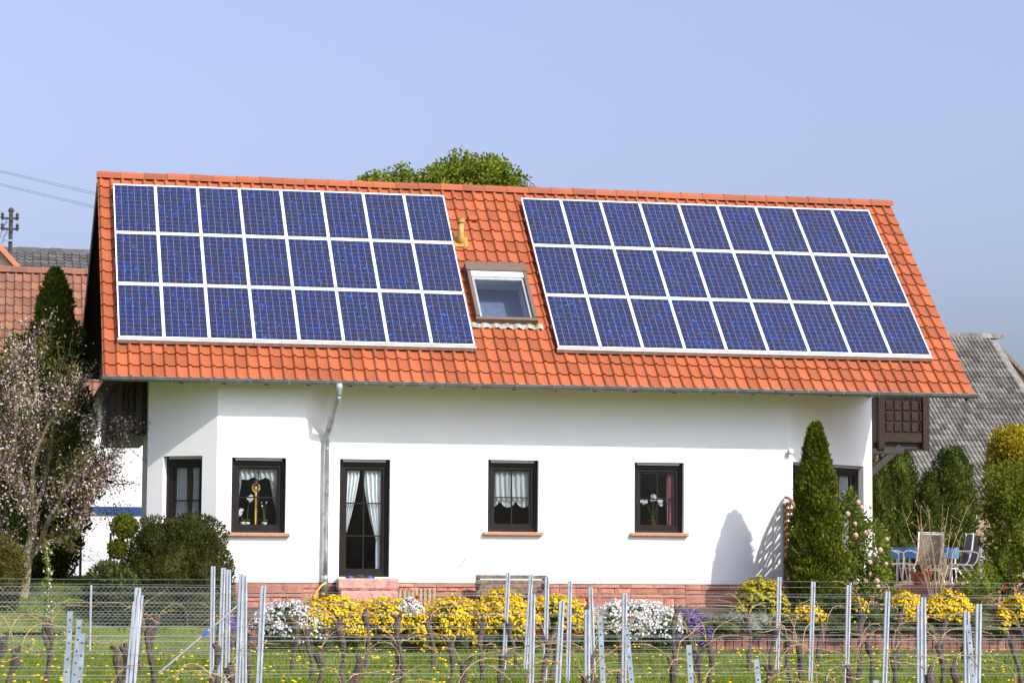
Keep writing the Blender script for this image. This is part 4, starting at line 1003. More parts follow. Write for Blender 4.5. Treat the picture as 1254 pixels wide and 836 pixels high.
def thuja(label, px, ptop, pbase, wpx, Y, n, mat_='thuja', seed=1, point=.8, group=None, base_z=None, name='conifer', lumps=.24, leafl=.085, foot=.10):
    top = P(px, ptop, Y); base = P(px, pbase, Y); z0 = gz(Y) if base_z is None else base_z
    H = top.z - z0; R = wpx / 2 * Y / F_PX * .98; cx, cy = base.x, Y
    t = thing(name, label, 'conifer', (cx, cy, z0), group=group)
    r = np.random.default_rng(seed)
    def prof(h): return np.clip(np.minimum((h + .012) / foot, 1) ** .5 * (1 - h) ** point * 1.28, 0, 1)
    h = r.beta(1.1, 1.35, n); a = r.uniform(0, 2 * np.pi, n); lm = 1 + lumps * lump(a, h * H * 1.2, seed)
    cl = np.sin(np.floor(a * 3.2 + h * 9) * 12.9898 + np.floor(h * H * 6.5 + a * .7) * 78.233) * 43758.5453; cl = cl - np.floor(cl); lm = lm * (.86 + .26 * cl)
    rad = R * prof(h) * lm * (1 - .35 * r.random(n) ** 2.2) + .02
    pts = np.stack([cx + np.cos(a) * rad, cy + np.sin(a) * rad, z0 + .03 + h * (H - .06)], 1)
    out = np.stack([np.cos(a), np.sin(a), np.zeros(n)], 1)
    leaves('crown', pts, out * .55, n, leafl, leafl * .42, M[mat_], t, up=.9, spread=.42)
    cm = MB(); nb = 18; na = 20; vs = []
    for i in range(nb + 1):
        hh = i / nb * .97
        for k in range(na):
            aa = 2 * math.pi * k / na; rr = R * float(prof(np.array(hh))) * (1 + lumps * float(lump(np.array(aa), np.array(hh * H * 1.2), seed))) * .70 + .01
            vs.append((cx + math.cos(aa) * rr, cy + math.sin(aa) * rr, z0 + .05 + hh * (H - .1)))
    cm.add(vs, [(i * na + k, i * na + (k + 1) % na, (i + 1) * na + (k + 1) % na, (i + 1) * na + k) for i in range(nb) for k in range(na)])
    cm.build('inner_crown', M[mat_], t)
    MB().tube([(cx, cy, z0 - .15), (cx, cy, z0 + H * .3)], [.07, .05], 8).build('trunk', M['darktrunk'], t)
    return t
def bush(label, cat, name, blobs, n, mat_, leafl, Y, seed=3, asp=.5, up=.2, spread=.8, core=.72, group=None, flowers=None, part='foliage', base=None, tight=2.2, lumps=.12, trunk=True):
    """blobs: (cx, cy, cz, rx, ry, rz) ellipsoids; flowers: (mat, n, size, zmin fraction)"""
    b0 = base or (blobs[0][0], blobs[0][1], gz(blobs[0][1]))
    t = thing(name, label, cat, b0, group=group); r = np.random.default_rng(seed)
    area = np.array([b[3] * b[5] + b[3] * b[4] for b in blobs]); pr = area / area.sum()
    def sample(m, inner, off=0.0):
        k = r.choice(len(blobs), m, p=pr); B = np.array(blobs)[k]; v = unit(r.normal(0, 1, (m, 3)))
        a = np.arctan2(v[:, 1], v[:, 0]); lm = 1 + lumps * lump(a * 2, v[:, 2] * 3 + k, seed)
        q = (1 - inner * r.random(m) ** tight) * lm + off
        return B[:, :3] + v * B[:, 3:] * q[:, None], v, k
    pts, v, k = sample(n, .42); ok = pts[:, 2] > b0[2] - .05
    leaves(part, pts[ok], v[ok], n, leafl, leafl * asp, M[mat_], t, up=up, spread=spread)
    if core:
        cm = MB()
        for b in blobs:
            na, nb = 16, 10; vs = []
            for i in range(nb + 1):
                th = math.pi * i / nb
                for j in range(na):
                    aa = 2 * math.pi * j / na; lm = core * (1 + .08 * math.sin(3 * aa + 5 * th))
                    vs.append((b[0] + b[3] * lm * math.sin(th) * math.cos(aa), b[1] + b[4] * lm * math.sin(th) * math.sin(aa), max(b0[2] - .02, b[2] - b[5] * lm * math.cos(th))))
            cm.add(vs, [(i * na + j, i * na + (j + 1) % na, (i + 1) * na + (j + 1) % na, (i + 1) * na + j) for i in range(nb) for j in range(na)])
        cm.build('inner_growth', M[mat_], t)
    for fm, fnn, size, zf in (flowers or []):
        pts, v, k = sample(fnn * 3, .06, .03); B = np.array(blobs)[k]; rel = (pts[:, 2] - B[:, 2]) / B[:, 5]
        nz = np.sin(pts[:, 0] * 9 + seed) * np.sin(pts[:, 2] * 11 + pts[:, 1] * 7) * .35
        ok = (rel + nz > zf) & (v[:, 1] < .6); pts = pts[ok][:fnn]; v = v[ok][:fnn]; m_ = len(pts)
        # each blossom: two crossed petal quads facing out
        d0 = unit(v + rng.normal(0, .5, (m_, 3))); tx = unit(np.cross(d0, rng.normal(0, 1, (m_, 3)))); ty = np.cross(d0, tx)
        s_ = (size * rng.uniform(.7, 1.3, m_))[:, None]; Vs = []
        for c_, si in ((1, 0), (.707, .707)):
            ax_ = tx * c_ + ty * si; ay_ = -tx * si + ty * c_; o_ = pts + d0 * size * (.25 + .1 * si)
            Vs.append(np.stack([o_ - ax_ * s_ * .5, o_ + ay_ * s_ * .5 + d0 * s_ * .15, o_ + ax_ * s_ * .5, o_ - ay_ * s_ * .5 + d0 * s_ * .15], 1))
        V = np.concatenate(Vs, 0).reshape(-1, 3); np_mesh('blossom', V, np.arange(len(V)).reshape(-1, 4), M[fm], t)
    return t
def pxblob(x0, x1, y0, y1, Y, ry):
    a = P(x0, (y0 + y1) / 2, Y); b = P(x1, (y0 + y1) / 2, Y); c = P((x0 + x1) / 2, y0, Y); d = P((x0 + x1) / 2, y1, Y)
    return ((a.x + b.x) / 2, Y, (c.z + d.z) / 2, (b.x - a.x) / 2, ry, (c.z - d.z) / 2)

# ---- the tree behind the ridge
def broadleaf(label, px, pytop, Y, R, Hc, nclus, nleaf, seed):
    top = P(px, pytop, Y); z0 = gz(Y); cz = top.z - Hc; t = thing('tree', label, 'tree', (top.x, Y, z0)); r = np.random.default_rng(seed)
    tm = MB(); tm.tube([(top.x, Y, z0 - .2), (top.x + .1, Y, z0 + 2), (top.x - .1, Y, cz - Hc * .5), (top.x, Y, cz + Hc * .3)], [.28, .24, .17, .06], 10); 
    C = []
    lobes = [(P(576, 232, Y), 1.22, 1.0), (P(545, 245, Y), 1.5, .95), (P(497, 233, Y), 1.12, .62), (P(606, 236, Y), .75, .9)]
    for i in range(nclus):
        lc, lr, lh = lobes[r.choice(4, p=[.36, .26, .24, .14])]
        v = unit(r.normal(0, 1, (1, 3)))[0]; q = r.uniform(.45, 1.0)
        c = np.array([lc.x + v[0] * lr * q, Y + v[1] * lr * 1.2 * q, lc.z + v[2] * lh * q]); C.append(c)
        s = Vector((top.x, Y, cz - Hc * .3 + Hc * .4 * r.random())); m_ = s.lerp(Vector(c), .5) + Vector((0, 0, -.15)); tm.tube([s, m_, Vector(c)], [.07, .045, .015], 5)
    tm.build('trunk', M['darktrunk'], t, smooth=True)
    C = np.array(C); k = r.integers(0, nclus, nleaf); off = unit(r.normal(0, 1, (nleaf, 3))) * (r.random((nleaf, 1)) ** .5) * np.array([.40, .40, .26])
    leaves('crown', C[k] + off, off * 2, nleaf, .115, .08, M['spring'], t, up=.0, spread=.8)
broadleaf('broad green tree rising behind the orange roof ridge', 543, 186, 66, 2.25, 2.1, 210, 26000, 11)

# ---- conifers
thuja('tall dark conifer behind the pink blossoming tree', 60, 327, 708, 104, 48.5, 25000, 'thuja3', 21, point=.60, leafl=.10, foot=.36)
thuja('smaller dark conifer with blossom branches in front of its flank', 14, 408, 708, 80, 48.0, 11000, 'thuja3', 22, point=.5, leafl=.10)
thuja('slim pointed conifer in front of the terrace window', 1000, 516, 745, 66, 42.3, 21000, 'thuja', 23, point=.63, base_z=-.1, leafl=.085, lumps=.26)
thuja('rounded conifer under the balcony bracket beside the white corner', 1101, 547, 705, 62, 53.5, 8000, 'thuja2', 24, point=.40, leafl=.09)
thuja('partly hidden conifer close to house corner beneath the bracket', 1073, 556, 705, 48, 53.0, 6000, 'thuja2', 25, point=.45, leafl=.09)
thuja('broad rounded conifer behind the two side-on sling chairs', 1167, 545, 705, 66, 53.8, 9000, 'thuja2', 26, point=.36, leafl=.09)
thuja('short conifer wedged between the two rounded conifers', 1138, 577, 705, 40, 53.2, 5000, 'thuja2', 27, point=.5, leafl=.09)

# ---- clipped shrubs on the left
yb0 = pxblob(150, 284, 640, 760, 42.9, .75)
bl = [yb0, pxblob(160, 218, 632, 700, 42.9, .6), pxblob(195, 278, 628, 690, 43.0, .6), pxblob(150, 205, 668, 740, 42.8, .5), pxblob(215, 286, 660, 750, 42.7, .6), pxblob(150, 235, 700, 812, 42.35, .5), pxblob(205, 292, 705, 812, 42.35, .5)]
bush('large clipped dark green yew bush in front of the corner window', 'bush', 'yew_bush', bl, 36000, 'yew', .055, 42.9, 31, up=.5, spread=.6, lumps=.07, base=(bl[0][0], 42.7, -.45))
bl = [pxblob(104, 160, 690, 760, 42.6, .4), pxblob(118, 180, 700, 812, 42.3, .4)]
bush('low dark evergreen shrub at the foot of the yew bush', 'bush', 'shrub', bl, 6500, 'bedgreen', .11, 42.6, 32, asp=.4, base=(bl[0][0], 42.4, -.4))
bl = [pxblob(136, 168, 630, 658, 44.0, .22), pxblob(132, 156, 661, 683, 44.0, .17)]
tp_ = bush('cloud pruned topiary with two leaf balls beside the yew', 'topiary', 'topiary', bl, 3500, 'hedge', .05, 44.0, 33, base=(P(148, 700, 44.0).x, 44.0, gz(44.0)))
c0 = Vector(bl[0][:3]); c1 = Vector(bl[1][:3]); MB().tube([(P(148, 700, 44.0).x, 44.0, gz(44.0) - .1), c1 + Vector((.08, 0, 0)), c0], [.035, .03, .02], 7).build('trunk', M['darktrunk'], tp_)
bl = [pxblob(-40, 30, 655, 745, 43.2, .5), pxblob(-10, 26, 668, 750, 43.0, .4)]
bush('brownish green spreading juniper left of the blossoming trunk', 'bush', 'juniper', bl, 9000, 'juniper', .075, 43.2, 34, asp=.3, up=.4)
bl = [pxblob(-30, 130, 770, 815, 41.95, .25)]
bush('low strip of leafy green plants behind the chain link fence', 'plants', 'ground_cover', bl, 3500, 'spring', .06, 42, 35, base=(bl[0][0], 41.95, -.35), flowers=[('yellow', 60, .035, .0)])
# slim flowering stalk
q0 = P(60, 745, 42.3); q1 = P(57, 662, 42.3); t = thing('flowering_stalk', 'slender leafy stalk with small white flowers standing behind the fence', 'plant', (q0.x, 42.3, gz(42.3)))
MB().tube([(q0.x, 42.3, gz(42.3) - .05), (q0.x - .02, 42.3, q0.z * .5 + q1.z * .5), q1], [.012, .010, .005], 6).build('stem', M['cane'], t)
n = 420; tt = rng.random(n); pts = np.stack([q0.x + (q1.x - q0.x) * tt, np.full(n, 42.3), gz(42.3) + .1 + (q1.z - gz(42.3) - .1) * tt], 1) + rng.normal(0, .035, (n, 3)) * [1, 1, .3]
leaves('leaves', pts, rng.normal(0, 1, (n, 3)), n, .06, .035, M['spring'], t); k = rng.random(n) < .2; leaves('blossom', pts[k] + [.02, -.05, 0], np.tile([0., -1, 0], (k.sum(), 1)), 1, .045, .045, M['whitefl'], t)

# ---- the blossoming tree
def blossom_tree():
    Y = 44.6; b = P(26, 712, Y); b.z = gz(Y); t = thing('blossom_tree', 'old pink blossoming fruit tree with pale crooked trunk', 'tree', b); r = random.Random(12)
    tr = MB(); tg = MB()
    def pp(x, y, dy=0): return P(x, y, Y + dy)
    trunk = [Vector((b.x, Y, b.z - .15)), pp(32, 690), pp(40, 655), pp(41, 632), pp(37, 618)]
    tr.tube(trunk, [.12, .105, .085, .07, .06], 9)
    limbs = [[(37, 618, 0), (25, 590, .1), (12, 540, .2), (4, 480, .3)], [(38, 620, 0), (40, 580, -.2), (42, 520, -.4), (45, 450, -.5), (42, 415, -.5)], [(41, 632, 0), (52, 600, .2), (62, 550, .5), (70, 490, .6), (74, 450, .6)],
             [(33, 688, 0), (50, 668, -.2), (62, 662, -.3), (78, 664, -.3), (95, 640, -.4), (112, 605, -.5), (128, 570, -.4), (152, 535, -.4)], [(36, 672, 0), (22, 668, .1), (4, 664, .1), (-15, 650, .2), (-40, 600, .2)],
             [(48, 668, -.1), (60, 635, -.4), (80, 600, -.6), (104, 560, -.7), (118, 520, -.6)], [(40, 640, 0), (20, 600, -.5), (0, 560, -.7), (-22, 500, -.8)], [(25, 590, .1), (18, 540, .5), (22, 480, .7), (18, 430, .7)],
             [(40, 560, -.3), (58, 520, -.5), (84, 490, -.6), (96, 450, -.5)], [(42, 520, -.4), (30, 480, -.6), (24, 440, -.6)], [(80, 600, -.6), (95, 590, -.2), (112, 585, .1), (128, 590, .1)], [(12, 540, .2), (-10, 490, .2), (-20, 440, .1)]]
    twigs = []
    for L in limbs:
        path = [pp(*q) for q in L]; n = len(path); r0 = .045 if len(L) > 4 else .036
        tr.tube(path, [r0 * (1 - .85 * i / (n - 1)) + .004 for i in range(n)], 6)
        for i in range(n - 1):
            for k in range(15):
                s = r.random(); p = path[i].lerp(path[i + 1], s); d = (path[i + 1] - path[i]).normalized()
                if i == 0 and len(L) > 4: continue
                o = Vector((r.gauss(0, 1), r.gauss(0, 1), r.gauss(.3, .8))).normalized(); e = (d * .9 + o * 1.0).normalized(); ln = r.uniform(.25, .75)
                q = p + e * ln * .5 + Vector((r.uniform(-.05, .05), 0, r.uniform(-.05, .05))); q2 = p + e * ln + Vector((0, 0, r.uniform(-.05, .12)))
                tg.tube([p, q, q2], [.009, .006, .003], 4, cap=False); twigs.append((p, q, q2))
    tr.build('trunk', M['trunk'], t); tg.build('twigs', M['twig'], t)
    n = 25500; k = rng.integers(0, len(twigs), n); u = rng.random(n)[:, None]; A = np.array([[list(v) for v in tw] for tw in twigs])[k]
    base = np.where(u < .5, A[:, 0] + (A[:, 1] - A[:, 0]) * u * 2, A[:, 1] + (A[:, 2] - A[:, 1]) * (u - .5) * 2)
    pts = base + rng.normal(0, .06, (n, 3))
    leaves('leaves', pts[:13500], rng.normal(0, 1, (13500, 3)), 1, .058, .028, M['bronzeleaf'], t, up=.2)
    fp = pts[13500:]; d = rng.normal(0, 1, fp.shape); d[:, 1] -= .6
    keep = (np.sin(fp[:, 0] * 4.1) + np.sin(fp[:, 2] * 3.7 + 1) + rng.normal(0, .8, len(fp))) > -.5; fp = fp[keep]; d = d[keep]
    leaves('blossom', fp, d, 1, .044, .040, M['blossom'], t, spread=.4)
blossom_tree()
# small bare branchy shrub in front of the white wall on the left
q = P(165, 690, 45.6); t = thing('young_tree', 'thin young tree with few leaves before the blue stripe', 'tree', (q.x, 45.6, gz(45.6))); tw = MB(); pts = []
r = random.Random(4)
for k in range(7):
    e = P(125 + k * 9 + r.uniform(-4, 4), r.uniform(595, 650), 45.6 + r.uniform(-.2, .2)); m_ = Vector((q.x, 45.6, gz(45.6))).lerp(e, .6) + Vector((r.uniform(-.05, .05), 0, -.05)); tw.tube([(q.x, 45.6, gz(45.6)), m_, e], [.016, .009, .003], 5)
    for j in range(40): pts.append(list(m_.lerp(e, r.uniform(.1, 1)) + Vector((r.gauss(0, .05), r.gauss(0, .05), r.gauss(0, .05)))))
tw.build('trunk', M['cane'], t); pts = np.array(pts); leaves('leaves', pts, rng.normal(0, 1, pts.shape), 1, .055, .03, M['bronzeleaf'], t)

# ---- shrubs on the right
bl = [pxblob(1206, 1290, 575, 740, 42.9, .7), pxblob(1206, 1250, 562, 660, 42.9, .5), pxblob(1225, 1300, 555, 690, 43.1, .6), pxblob(1205, 1245, 640, 740, 42.7, .4)]
t = bush('tall loose green hedge shrub at the far right of the terrace', 'hedge', 'hedge_shrub', bl, 12000, 'hedge', .075, 42.9, 41, asp=.55, core=.5, lumps=.2, tight=1.2)
q = P(1232, 735, 42.7); MB().tube([(q.x, 42.6, gz(42.6) - .1), (q.x + .02, 42.6, .9), (q.x - .05, 42.7, 1.7)], [.07, .055, .03], 8).build('trunk', M['darktrunk'], t)
bl = [pxblob(1208, 1300, 525, 640, 45.4, .6), pxblob(1214, 1262, 522, 570, 45.3, .4)]
bush('golden yellow hedge top rising behind the loose green shrub', 'hedge', 'golden_hedge', bl, 9000, 'yhedge', .08, 45.4, 42, asp=.55, base=(bl[0][0], 45.4, .4), lumps=.15)
bl = [pxblob(1190, 1222, 690, 745, 42.4, .3), pxblob(1170, 1205, 700, 745, 42.4, .25)]
bush('feathery light green plant between the yellow cushions and hedge', 'plant', 'leafy_plant', bl, 3000, 'spring', .06, 42.4, 43, asp=.3, core=.4)
# rose bush
bl = [pxblob(1012, 1065, 610, 690, 42.7, .35), pxblob(1040, 1090, 630, 720, 42.7, .4), pxblob(1030, 1075, 670, 745, 42.6, .4), pxblob(1050, 1100, 690, 745, 42.6, .35), pxblob(1005, 1050, 672, 715, 42.4, .25), pxblob(1030, 1052, 596, 640, 42.7, .18)]
t = bush('pale pink climbing rose bush beside the slim conifer', 'rose bush', 'rose_bush', bl, 7500, 'roseleaf', .07, 42.7, 44, asp=.6, core=0, lumps=.25, tight=.8)
rm = MB(); r = random.Random(3)
for k in range(9):
    e = P(r.uniform(1015, 1090), r.uniform(605, 690), 42.6); b_ = P(1055, 745, 42.6); rm.tube([(b_.x, 42.6, gz(42.6)), Vector((b_.x, 42.6, .3)).lerp(e, .5) + Vector((r.uniform(-.1, .1), 0, .1)), e], [.012, .009, .004], 5)
rm.build('stem', M['roseleaf'], t)
for (x, y) in [(1051, 615), (1055, 621), (1066, 621), (1047, 641), (1060, 652), (1064, 650), (1001, 685), (1019, 679), (1024, 689), (1086, 660), (1071, 679), (1066, 703), (1065, 688), (1075, 718), (1048, 655), (1074, 711), (1060, 711), (1078, 673), (1085, 690), (1038, 629)]:
    c = P(x, y, 42.6 - .4 + r.uniform(0, .12)); fm = MB(); R_ = .045 * r.uniform(.8, 1.25)
    for k in range(11):
        a = k * 2.4; el = .2 + k * .11; v = Vector((math.cos(a) * math.sin(el), -math.cos(el), math.sin(a) * math.sin(el))); s_ = v.cross(Vector((.3, .2, 1))).normalized() * R_ * .6; u_ = v.cross(s_).normalized() * R_ * .6
        p = c + v * R_ * .7; fm.add([p - s_, p + u_, p + s_, p - u_], [(0, 1, 2, 3)])
    fm.build('rose', M['rose'], t)
# bare twiggy shrub
b_ = P(1146, 745, 42.9); t = thing('bare_shrub', 'bare twiggy shrub with dry seed heads in front of the garden chairs', 'shrub', (b_.x, 42.9, gz(42.9))); tw = MB(); hd = MB()
for k in range(26):
    e = P(r.uniform(1100, 1186), r.uniform(612, 690), 42.9 + r.uniform(-.3, .3)); s0 = Vector((b_.x + r.uniform(-.08, .08), 42.9, gz(42.9))); m_ = s0.lerp(e, .55) + Vector((r.uniform(-.06, .06), 0, .06))
    tw.tube([s0, m_, e], [.008, .006, .003], 4, cap=False)
    for j in range(3):
        s = m_.lerp(e, r.uniform(.2, .9)); e2 = s + Vector((r.uniform(-.18, .18), r.uniform(-.1, .1), r.uniform(.05, .25))); tw.tube([s, e2], [.004, .002], 4, cap=False); hd.ball(e2, .012, 5)
tw.build('twigs', M['palewood'], t); hd.build('seed_heads', M['palewood'], t)

# ================================================================== flower bed
def cushion(label, x0, x1, y0, y1, Y, ry, seed, fmat, fn, fsize, zf, leafm='bedgreen', n=2600, cat='flowers', name='flower_cushion', extra=()):
    r_ = random.Random(seed); w_ = x1 - x0; h_ = y1 - y0
    ry = ry * 1.25; bl = [pxblob(x0, x1, y0 + h_ * .08, y1, Y, ry)] + [pxblob(*e) for e in extra]
    for k in range(5):
        u = (k + .5) / 5 + r_.uniform(-.06, .06); ww = w_ * r_.uniform(.2, .3); top = y0 + h_ * (.5 * (2 * u - 1) ** 2 + r_.uniform(-.03, .09)); bl.append(pxblob(x0 + u * w_ - ww / 2, x0 + u * w_ + ww / 2, top, top + h_ * r_.uniform(.5, .8), Y - ry * r_.uniform(.3, .75), ry * .4))
    fl = [(fmat, int(fn * 1.7), fsize * .95, zf - .12)] if fmat else None
    return bush(label, cat, name, bl, n, leafm, .05, Y, seed, asp=.35, up=.35, spread=.7, core=.8, flowers=fl, base=(bl[0][0], Y, gz(Y) if Y > 42.6 else -.62), lumps=.25)
Yb = 42.0
cushion('white candytuft cushion beside the lilac tuft and downspout', 312, 397, 733, 800, Yb, .40, 51, 'whitefl', 1100, .042, -.15)
cushion('yellow alyssum cushion at the foot of the downspout', 366, 452, 727, 790, Yb + .15, .45, 52, 'yellow', 1400, .042, -.25)
cushion('wide yellow alyssum cushion in front of the sandstone steps', 420, 524, 730, 795, Yb, .45, 53, 'yellow', 1900, .042, -.10)
cushion('small white cushion below the split log edging', 484, 518, 732, 765, Yb - .1, .28, 54, 'whitefl', 380, .042, -.2, n=900)
cushion('yellow alyssum cushion between log edging and bench', 514, 592, 730, 798, Yb - .05, .45, 55, 'yellow', 1700, .042, -.45)
cushion('tall yellow alyssum cushion in front of the bench', 578, 650, 721, 795, Yb + .05, .5, 56, 'yellow', 1800, .042, -.25)
cushion('yellow alyssum cushion reaching from bench to the white cushion', 628, 726, 726, 790, Yb, .45, 57, 'yellow', 1900, .042, -.15)
cushion('broad white candytuft cushion right of all the bench flowers', 716, 836, 731, 800, Yb, .45, 58, 'whitefl', 2300, .042, -.25, extra=((790, 840, 745, 795, Yb, .35),))
cushion('purple aubrieta cushion trailing beside the broad white cushion', 824, 870, 744, 805, Yb - .05, .35, 59, 'purple', 420, .035, .0, n=1500)
cushion('small lilac tuft in front of the yew bush', 272, 296, 750, 782, 42.1, .2, 60, 'purple', 420, .04, -.5, n=500)
cushion('silver grey cushion plant in the conifer shadow', 872, 962, 746, 782, Yb, .4, 61, None, 0, 0, 0, leafm='greyleaf', n=3500, cat='plant', name='cushion_plant')
cushion('trailing dark green cushion between silver plant and slim conifer', 925, 1050, 750, 782, Yb - .05, .4, 62, None, 0, 0, 0, n=4200, cat='plant', name='cushion_plant')
cushion('trailing green cushion under the purple aubrieta', 830, 930, 757, 783, Yb - .1, .3, 63, None, 0, 0, 0, n=3000, cat='plant', name='cushion_plant')
cushion('dark green cushion below the rose bush', 1035, 1140, 738, 782, Yb - .1, .4, 64, 'yellow', 25, .04, .3, n=4200, cat='plant', name='cushion_plant')
cushion('dark green cushion below the feathery plant', 1125, 1235, 742, 782, Yb - .1, .4, 65, None, 0, 0, 0, n=4200, cat='plant', name='cushion_plant')
cushion('dark green cushion beneath the tall hedge shrub', 1215, 1320, 742, 782, Yb - .1, .4, 66, 'yellow', 40, .04, -.3, n=4200, cat='plant', name='cushion_plant')
cushion('olive yellow euphorbia bush against the sandstone plinth', 903, 962, 704, 775, 42.35, .34, 67, 'olive', 800, .05, -.05, n=2600, cat='bush', name='euphorbia')
cushion('little yellow tuft at the foot of the slim conifer', 972, 1008, 740, 768, Yb - .25, .2, 68, 'yellow', 260, .045, -.3, n=600)
cushion('yellow alyssum cushion in front of the terracotta planter', 1088, 1132, 724, 775, Yb - .1, .35, 69, 'yellow', 1100, .042, -.3, n=1500)
cushion('yellow alyssum cushion in front of the bare shrub', 1133, 1190, 724, 772, Yb - .1, .35, 70, 'yellow', 1200, .042, -.25, n=1600)
cushion('yellow alyssum cushion in front of the tall hedge shrub', 1224, 1275, 729, 778, Yb - .1, .35, 71, 'yellow', 1100, .042, -.25, n=1500)
cushion('few yellow blooms among green below the roses', 1040, 1060, 730, 760, Yb - .3, .2, 72, 'yellow', 70, .045, .1, n=600)
for k, (a_, b2, lab) in enumerate(((300, 375, 'below the white cushion by the lilac tuft'), (365, 445, 'below the yellow cushion by the downspout'), (432, 520, 'below the yellow cushion by the steps'), (508, 590, 'below the cushion by the log edging'), (575, 655, 'below the tall yellow bench cushion'), (645, 730, 'below the yellow cushion next to the white one'), (718, 800, 'below the broad white cushion'), (785, 850, 'between broad white and purple cushions'))):
    cushion('dark trailing foliage hanging over the edging ' + lab, a_, b2, 764, 806, Yb - .15, .26, 90 + k, None, 0, 0, 0, n=2600, cat='plant', name='trailing_plant')
def tulip(px, py, Y, mat_, label):
    c = P(px, py, Y); t = thing('tulip', label, 'tulip', (c.x, Y, gz(Y)))
    MB().tube([(c.x, Y, gz(Y)), (c.x + .01, Y, c.z - .03)], .006, 5).build('stem', M['roseleaf'], t)
    m = MB()
    for k in range(6):
        a = k * 1.047; d = Vector((math.cos(a), math.sin(a), 0)); s_ = d.cross(Vector((0, 0, 1))) * .026; p = c + Vector((0, 0, -.04))
        m.add([p, p + d * .034 + s_ + Vector((0, 0, .035)), p + d * .022 + Vector((0, 0, .085)), p + d * .034 - s_ + Vector((0, 0, .035))], [(0, 1, 2, 3)])
    m.build('petals', M[mat_], t)
tulip(1098, 721, 42.5, 'redfl', 'red tulip just behind the cushion by the terracotta planter')
tulip(1232, 719, 42.45, 'redfl', 'red tulip at the foot of the tall hedge shrub')
tulip(1173, 723, 42.4, 'pinkfl', 'pale pink tulip behind the cushion before the bare shrub'); tulip(1164, 722, 42.4, 'pinkfl', 'pale pink tulip left of its twin behind the cushion')
tulip(510, 731, 42.3, 'redfl', 'red tulip at the split log edging right of the steps'); tulip(1136, 700, 42.9, 'redfl', 'red flower above the terracotta planter')
tulip(711, 728, 42.1, 'redfl', 'red tulip at the end of the yellow cushion, nearest to the bench'); tulip(726, 731, 42.1, 'redfl', 'red tulip touching the broad white cushion'); tulip(719, 734, 41.9, 'redfl', 'low red tulip between yellow and broad white cushions')

# ---- retaining edge of upright red slabs
t = thing('palisade_edging', 'low retaining edge of upright red concrete slabs below the flower bed', 'retaining wall', (11, 41.7, -.69))
x = P(296, 800, 41.7).x; me = []
for k in range(6): me.append(MB().cbox(0, .142, 0, .10, 0, .42 + .012 * math.sin(k * 2.1), .012).mesh('slab', M['slab']))
i = 0
while x < 21.5:
    o = bpy.data.objects.new('slab', me[i * 5 % 6]); link(o, t); o.location = Vector((x, 41.66 + random.uniform(-.008, .008), -.74)) - t.location; x += .149; i += 1

# ================================================================== terrace
px0 = vF.x - 0.3; PZ = .44
pav = MB().box(vE.x + .55, 26, 44.35, 53, -.2, PZ); m_, nt_, b_ = mat('red_paving')
tc = N(nt_, 'TexCoord'); br = N(nt_, 'TexBrick'); br.inputs['Scale'].default_value = 1; br.inputs['Brick Width'].default_value = .4; br.inputs['Row Height'].default_value = .4; br.inputs['Mortar Size'].default_value = .008
br.inputs['Color1'].default_value = (.36, .17, .13, 1); br.inputs['Color2'].default_value = (.42, .21, .16, 1); br.inputs['Mortar'].default_value = (.16, .10, .08, 1)
nt_.links.new(tc.outputs['Object'], br.inputs['Vector']); nt_.links.new(br.outputs[0], b_.inputs['Base Color']); b_.inputs['Roughness'].default_value = .9
tag(pav.build('patio', m_), kind='structure')
def sling_chair(label, loc, rz, cloth=None):
    t = thing('garden_chair', label, 'chair', loc, rz, 'sling chairs on the terrace')
    W2 = .26
    for s_ in (-1, 1):          # chair faces local -y; back at +y
        m = MB(); x = s_ * W2
        m.tube([(x, -.27, .40), (x, -.1, .385), (x, .20, .37), (x, .26, .45), (x, .33, .70), (x, .36, .95), (x, .35, 1.0)], .014, 8); m.build('side_rail', M['white'], t, smooth=True, local=True)
        m = MB(); m.tube([(x * 1.12, -.30, 0), (x * 1.12, -.24, .35), (x * 1.12, -.22, .60), (x * 1.12, -.1, .64), (x * 1.12, .15, .64), (x * 1.12, .28, .60)], .014, 8); m.build('armrest', M['white'], t, smooth=True, local=True)
        m = MB(); m.tube([(x * 1.05, .40, 0), (x * 1.05, .12, .38)], .014, 8); m.build('leg', M['white'], t, smooth=True, local=True)
    for (y_, z_, w2) in ((.35, .985, W2), (-.26, .30, W2 * 1.05), (.2, .27, W2 * 1.05)): MB().tube([(-w2, y_, z_), (w2, y_, z_)], .011, 8).build('crossbar', M['white'], t, smooth=True, local=True)
    m = MB(); pr = [(-.27, .405), (-.1, .392), (.20, .377), (.255, .455), (.325, .70), (.355, .95)]
    vs = [(x, y, z) for y, z in pr for x in (-W2, W2)] + [(x, y + .006, z - .006) for y, z in pr for x in (-W2, W2)]
    n = len(pr); m.add(vs, [(2 * i, 2 * i + 1, 2 * i + 3, 2 * i + 2) for i in range(n - 1)] + [(2 * n + 2 * i + 1, 2 * n + 2 * i, 2 * n + 2 * i + 2, 2 * n + 2 * i + 3) for i in range(n - 1)]); m.build('sling', M[cloth or 'sling'], t, local=True)
    return t
Yt = 47.6
def onpat(px, Y): return Vector((P(px, 700, Y).x, Y, PZ + .002))
sling_chair('sling garden chair showing its back behind the terracotta planter', onpat(1130, 46.6), math.radians(180 + 6))
sling_chair('sling garden chair seen side-on at the table beside the hedge shrub', onpat(1176, 46.6), math.radians(-98), None)
sling_chair('second side-on sling chair tucked behind the one beside the hedge', onpat(1166, 47.5), math.radians(-96))
sling_chair('sling garden chair half hidden by the rose bush', onpat(1090, 47.5), math.radians(80))
sling_chair('sling chair turned to the house at the far side of the table', onpat(1148, 48.7), math.radians(0), 'navy')
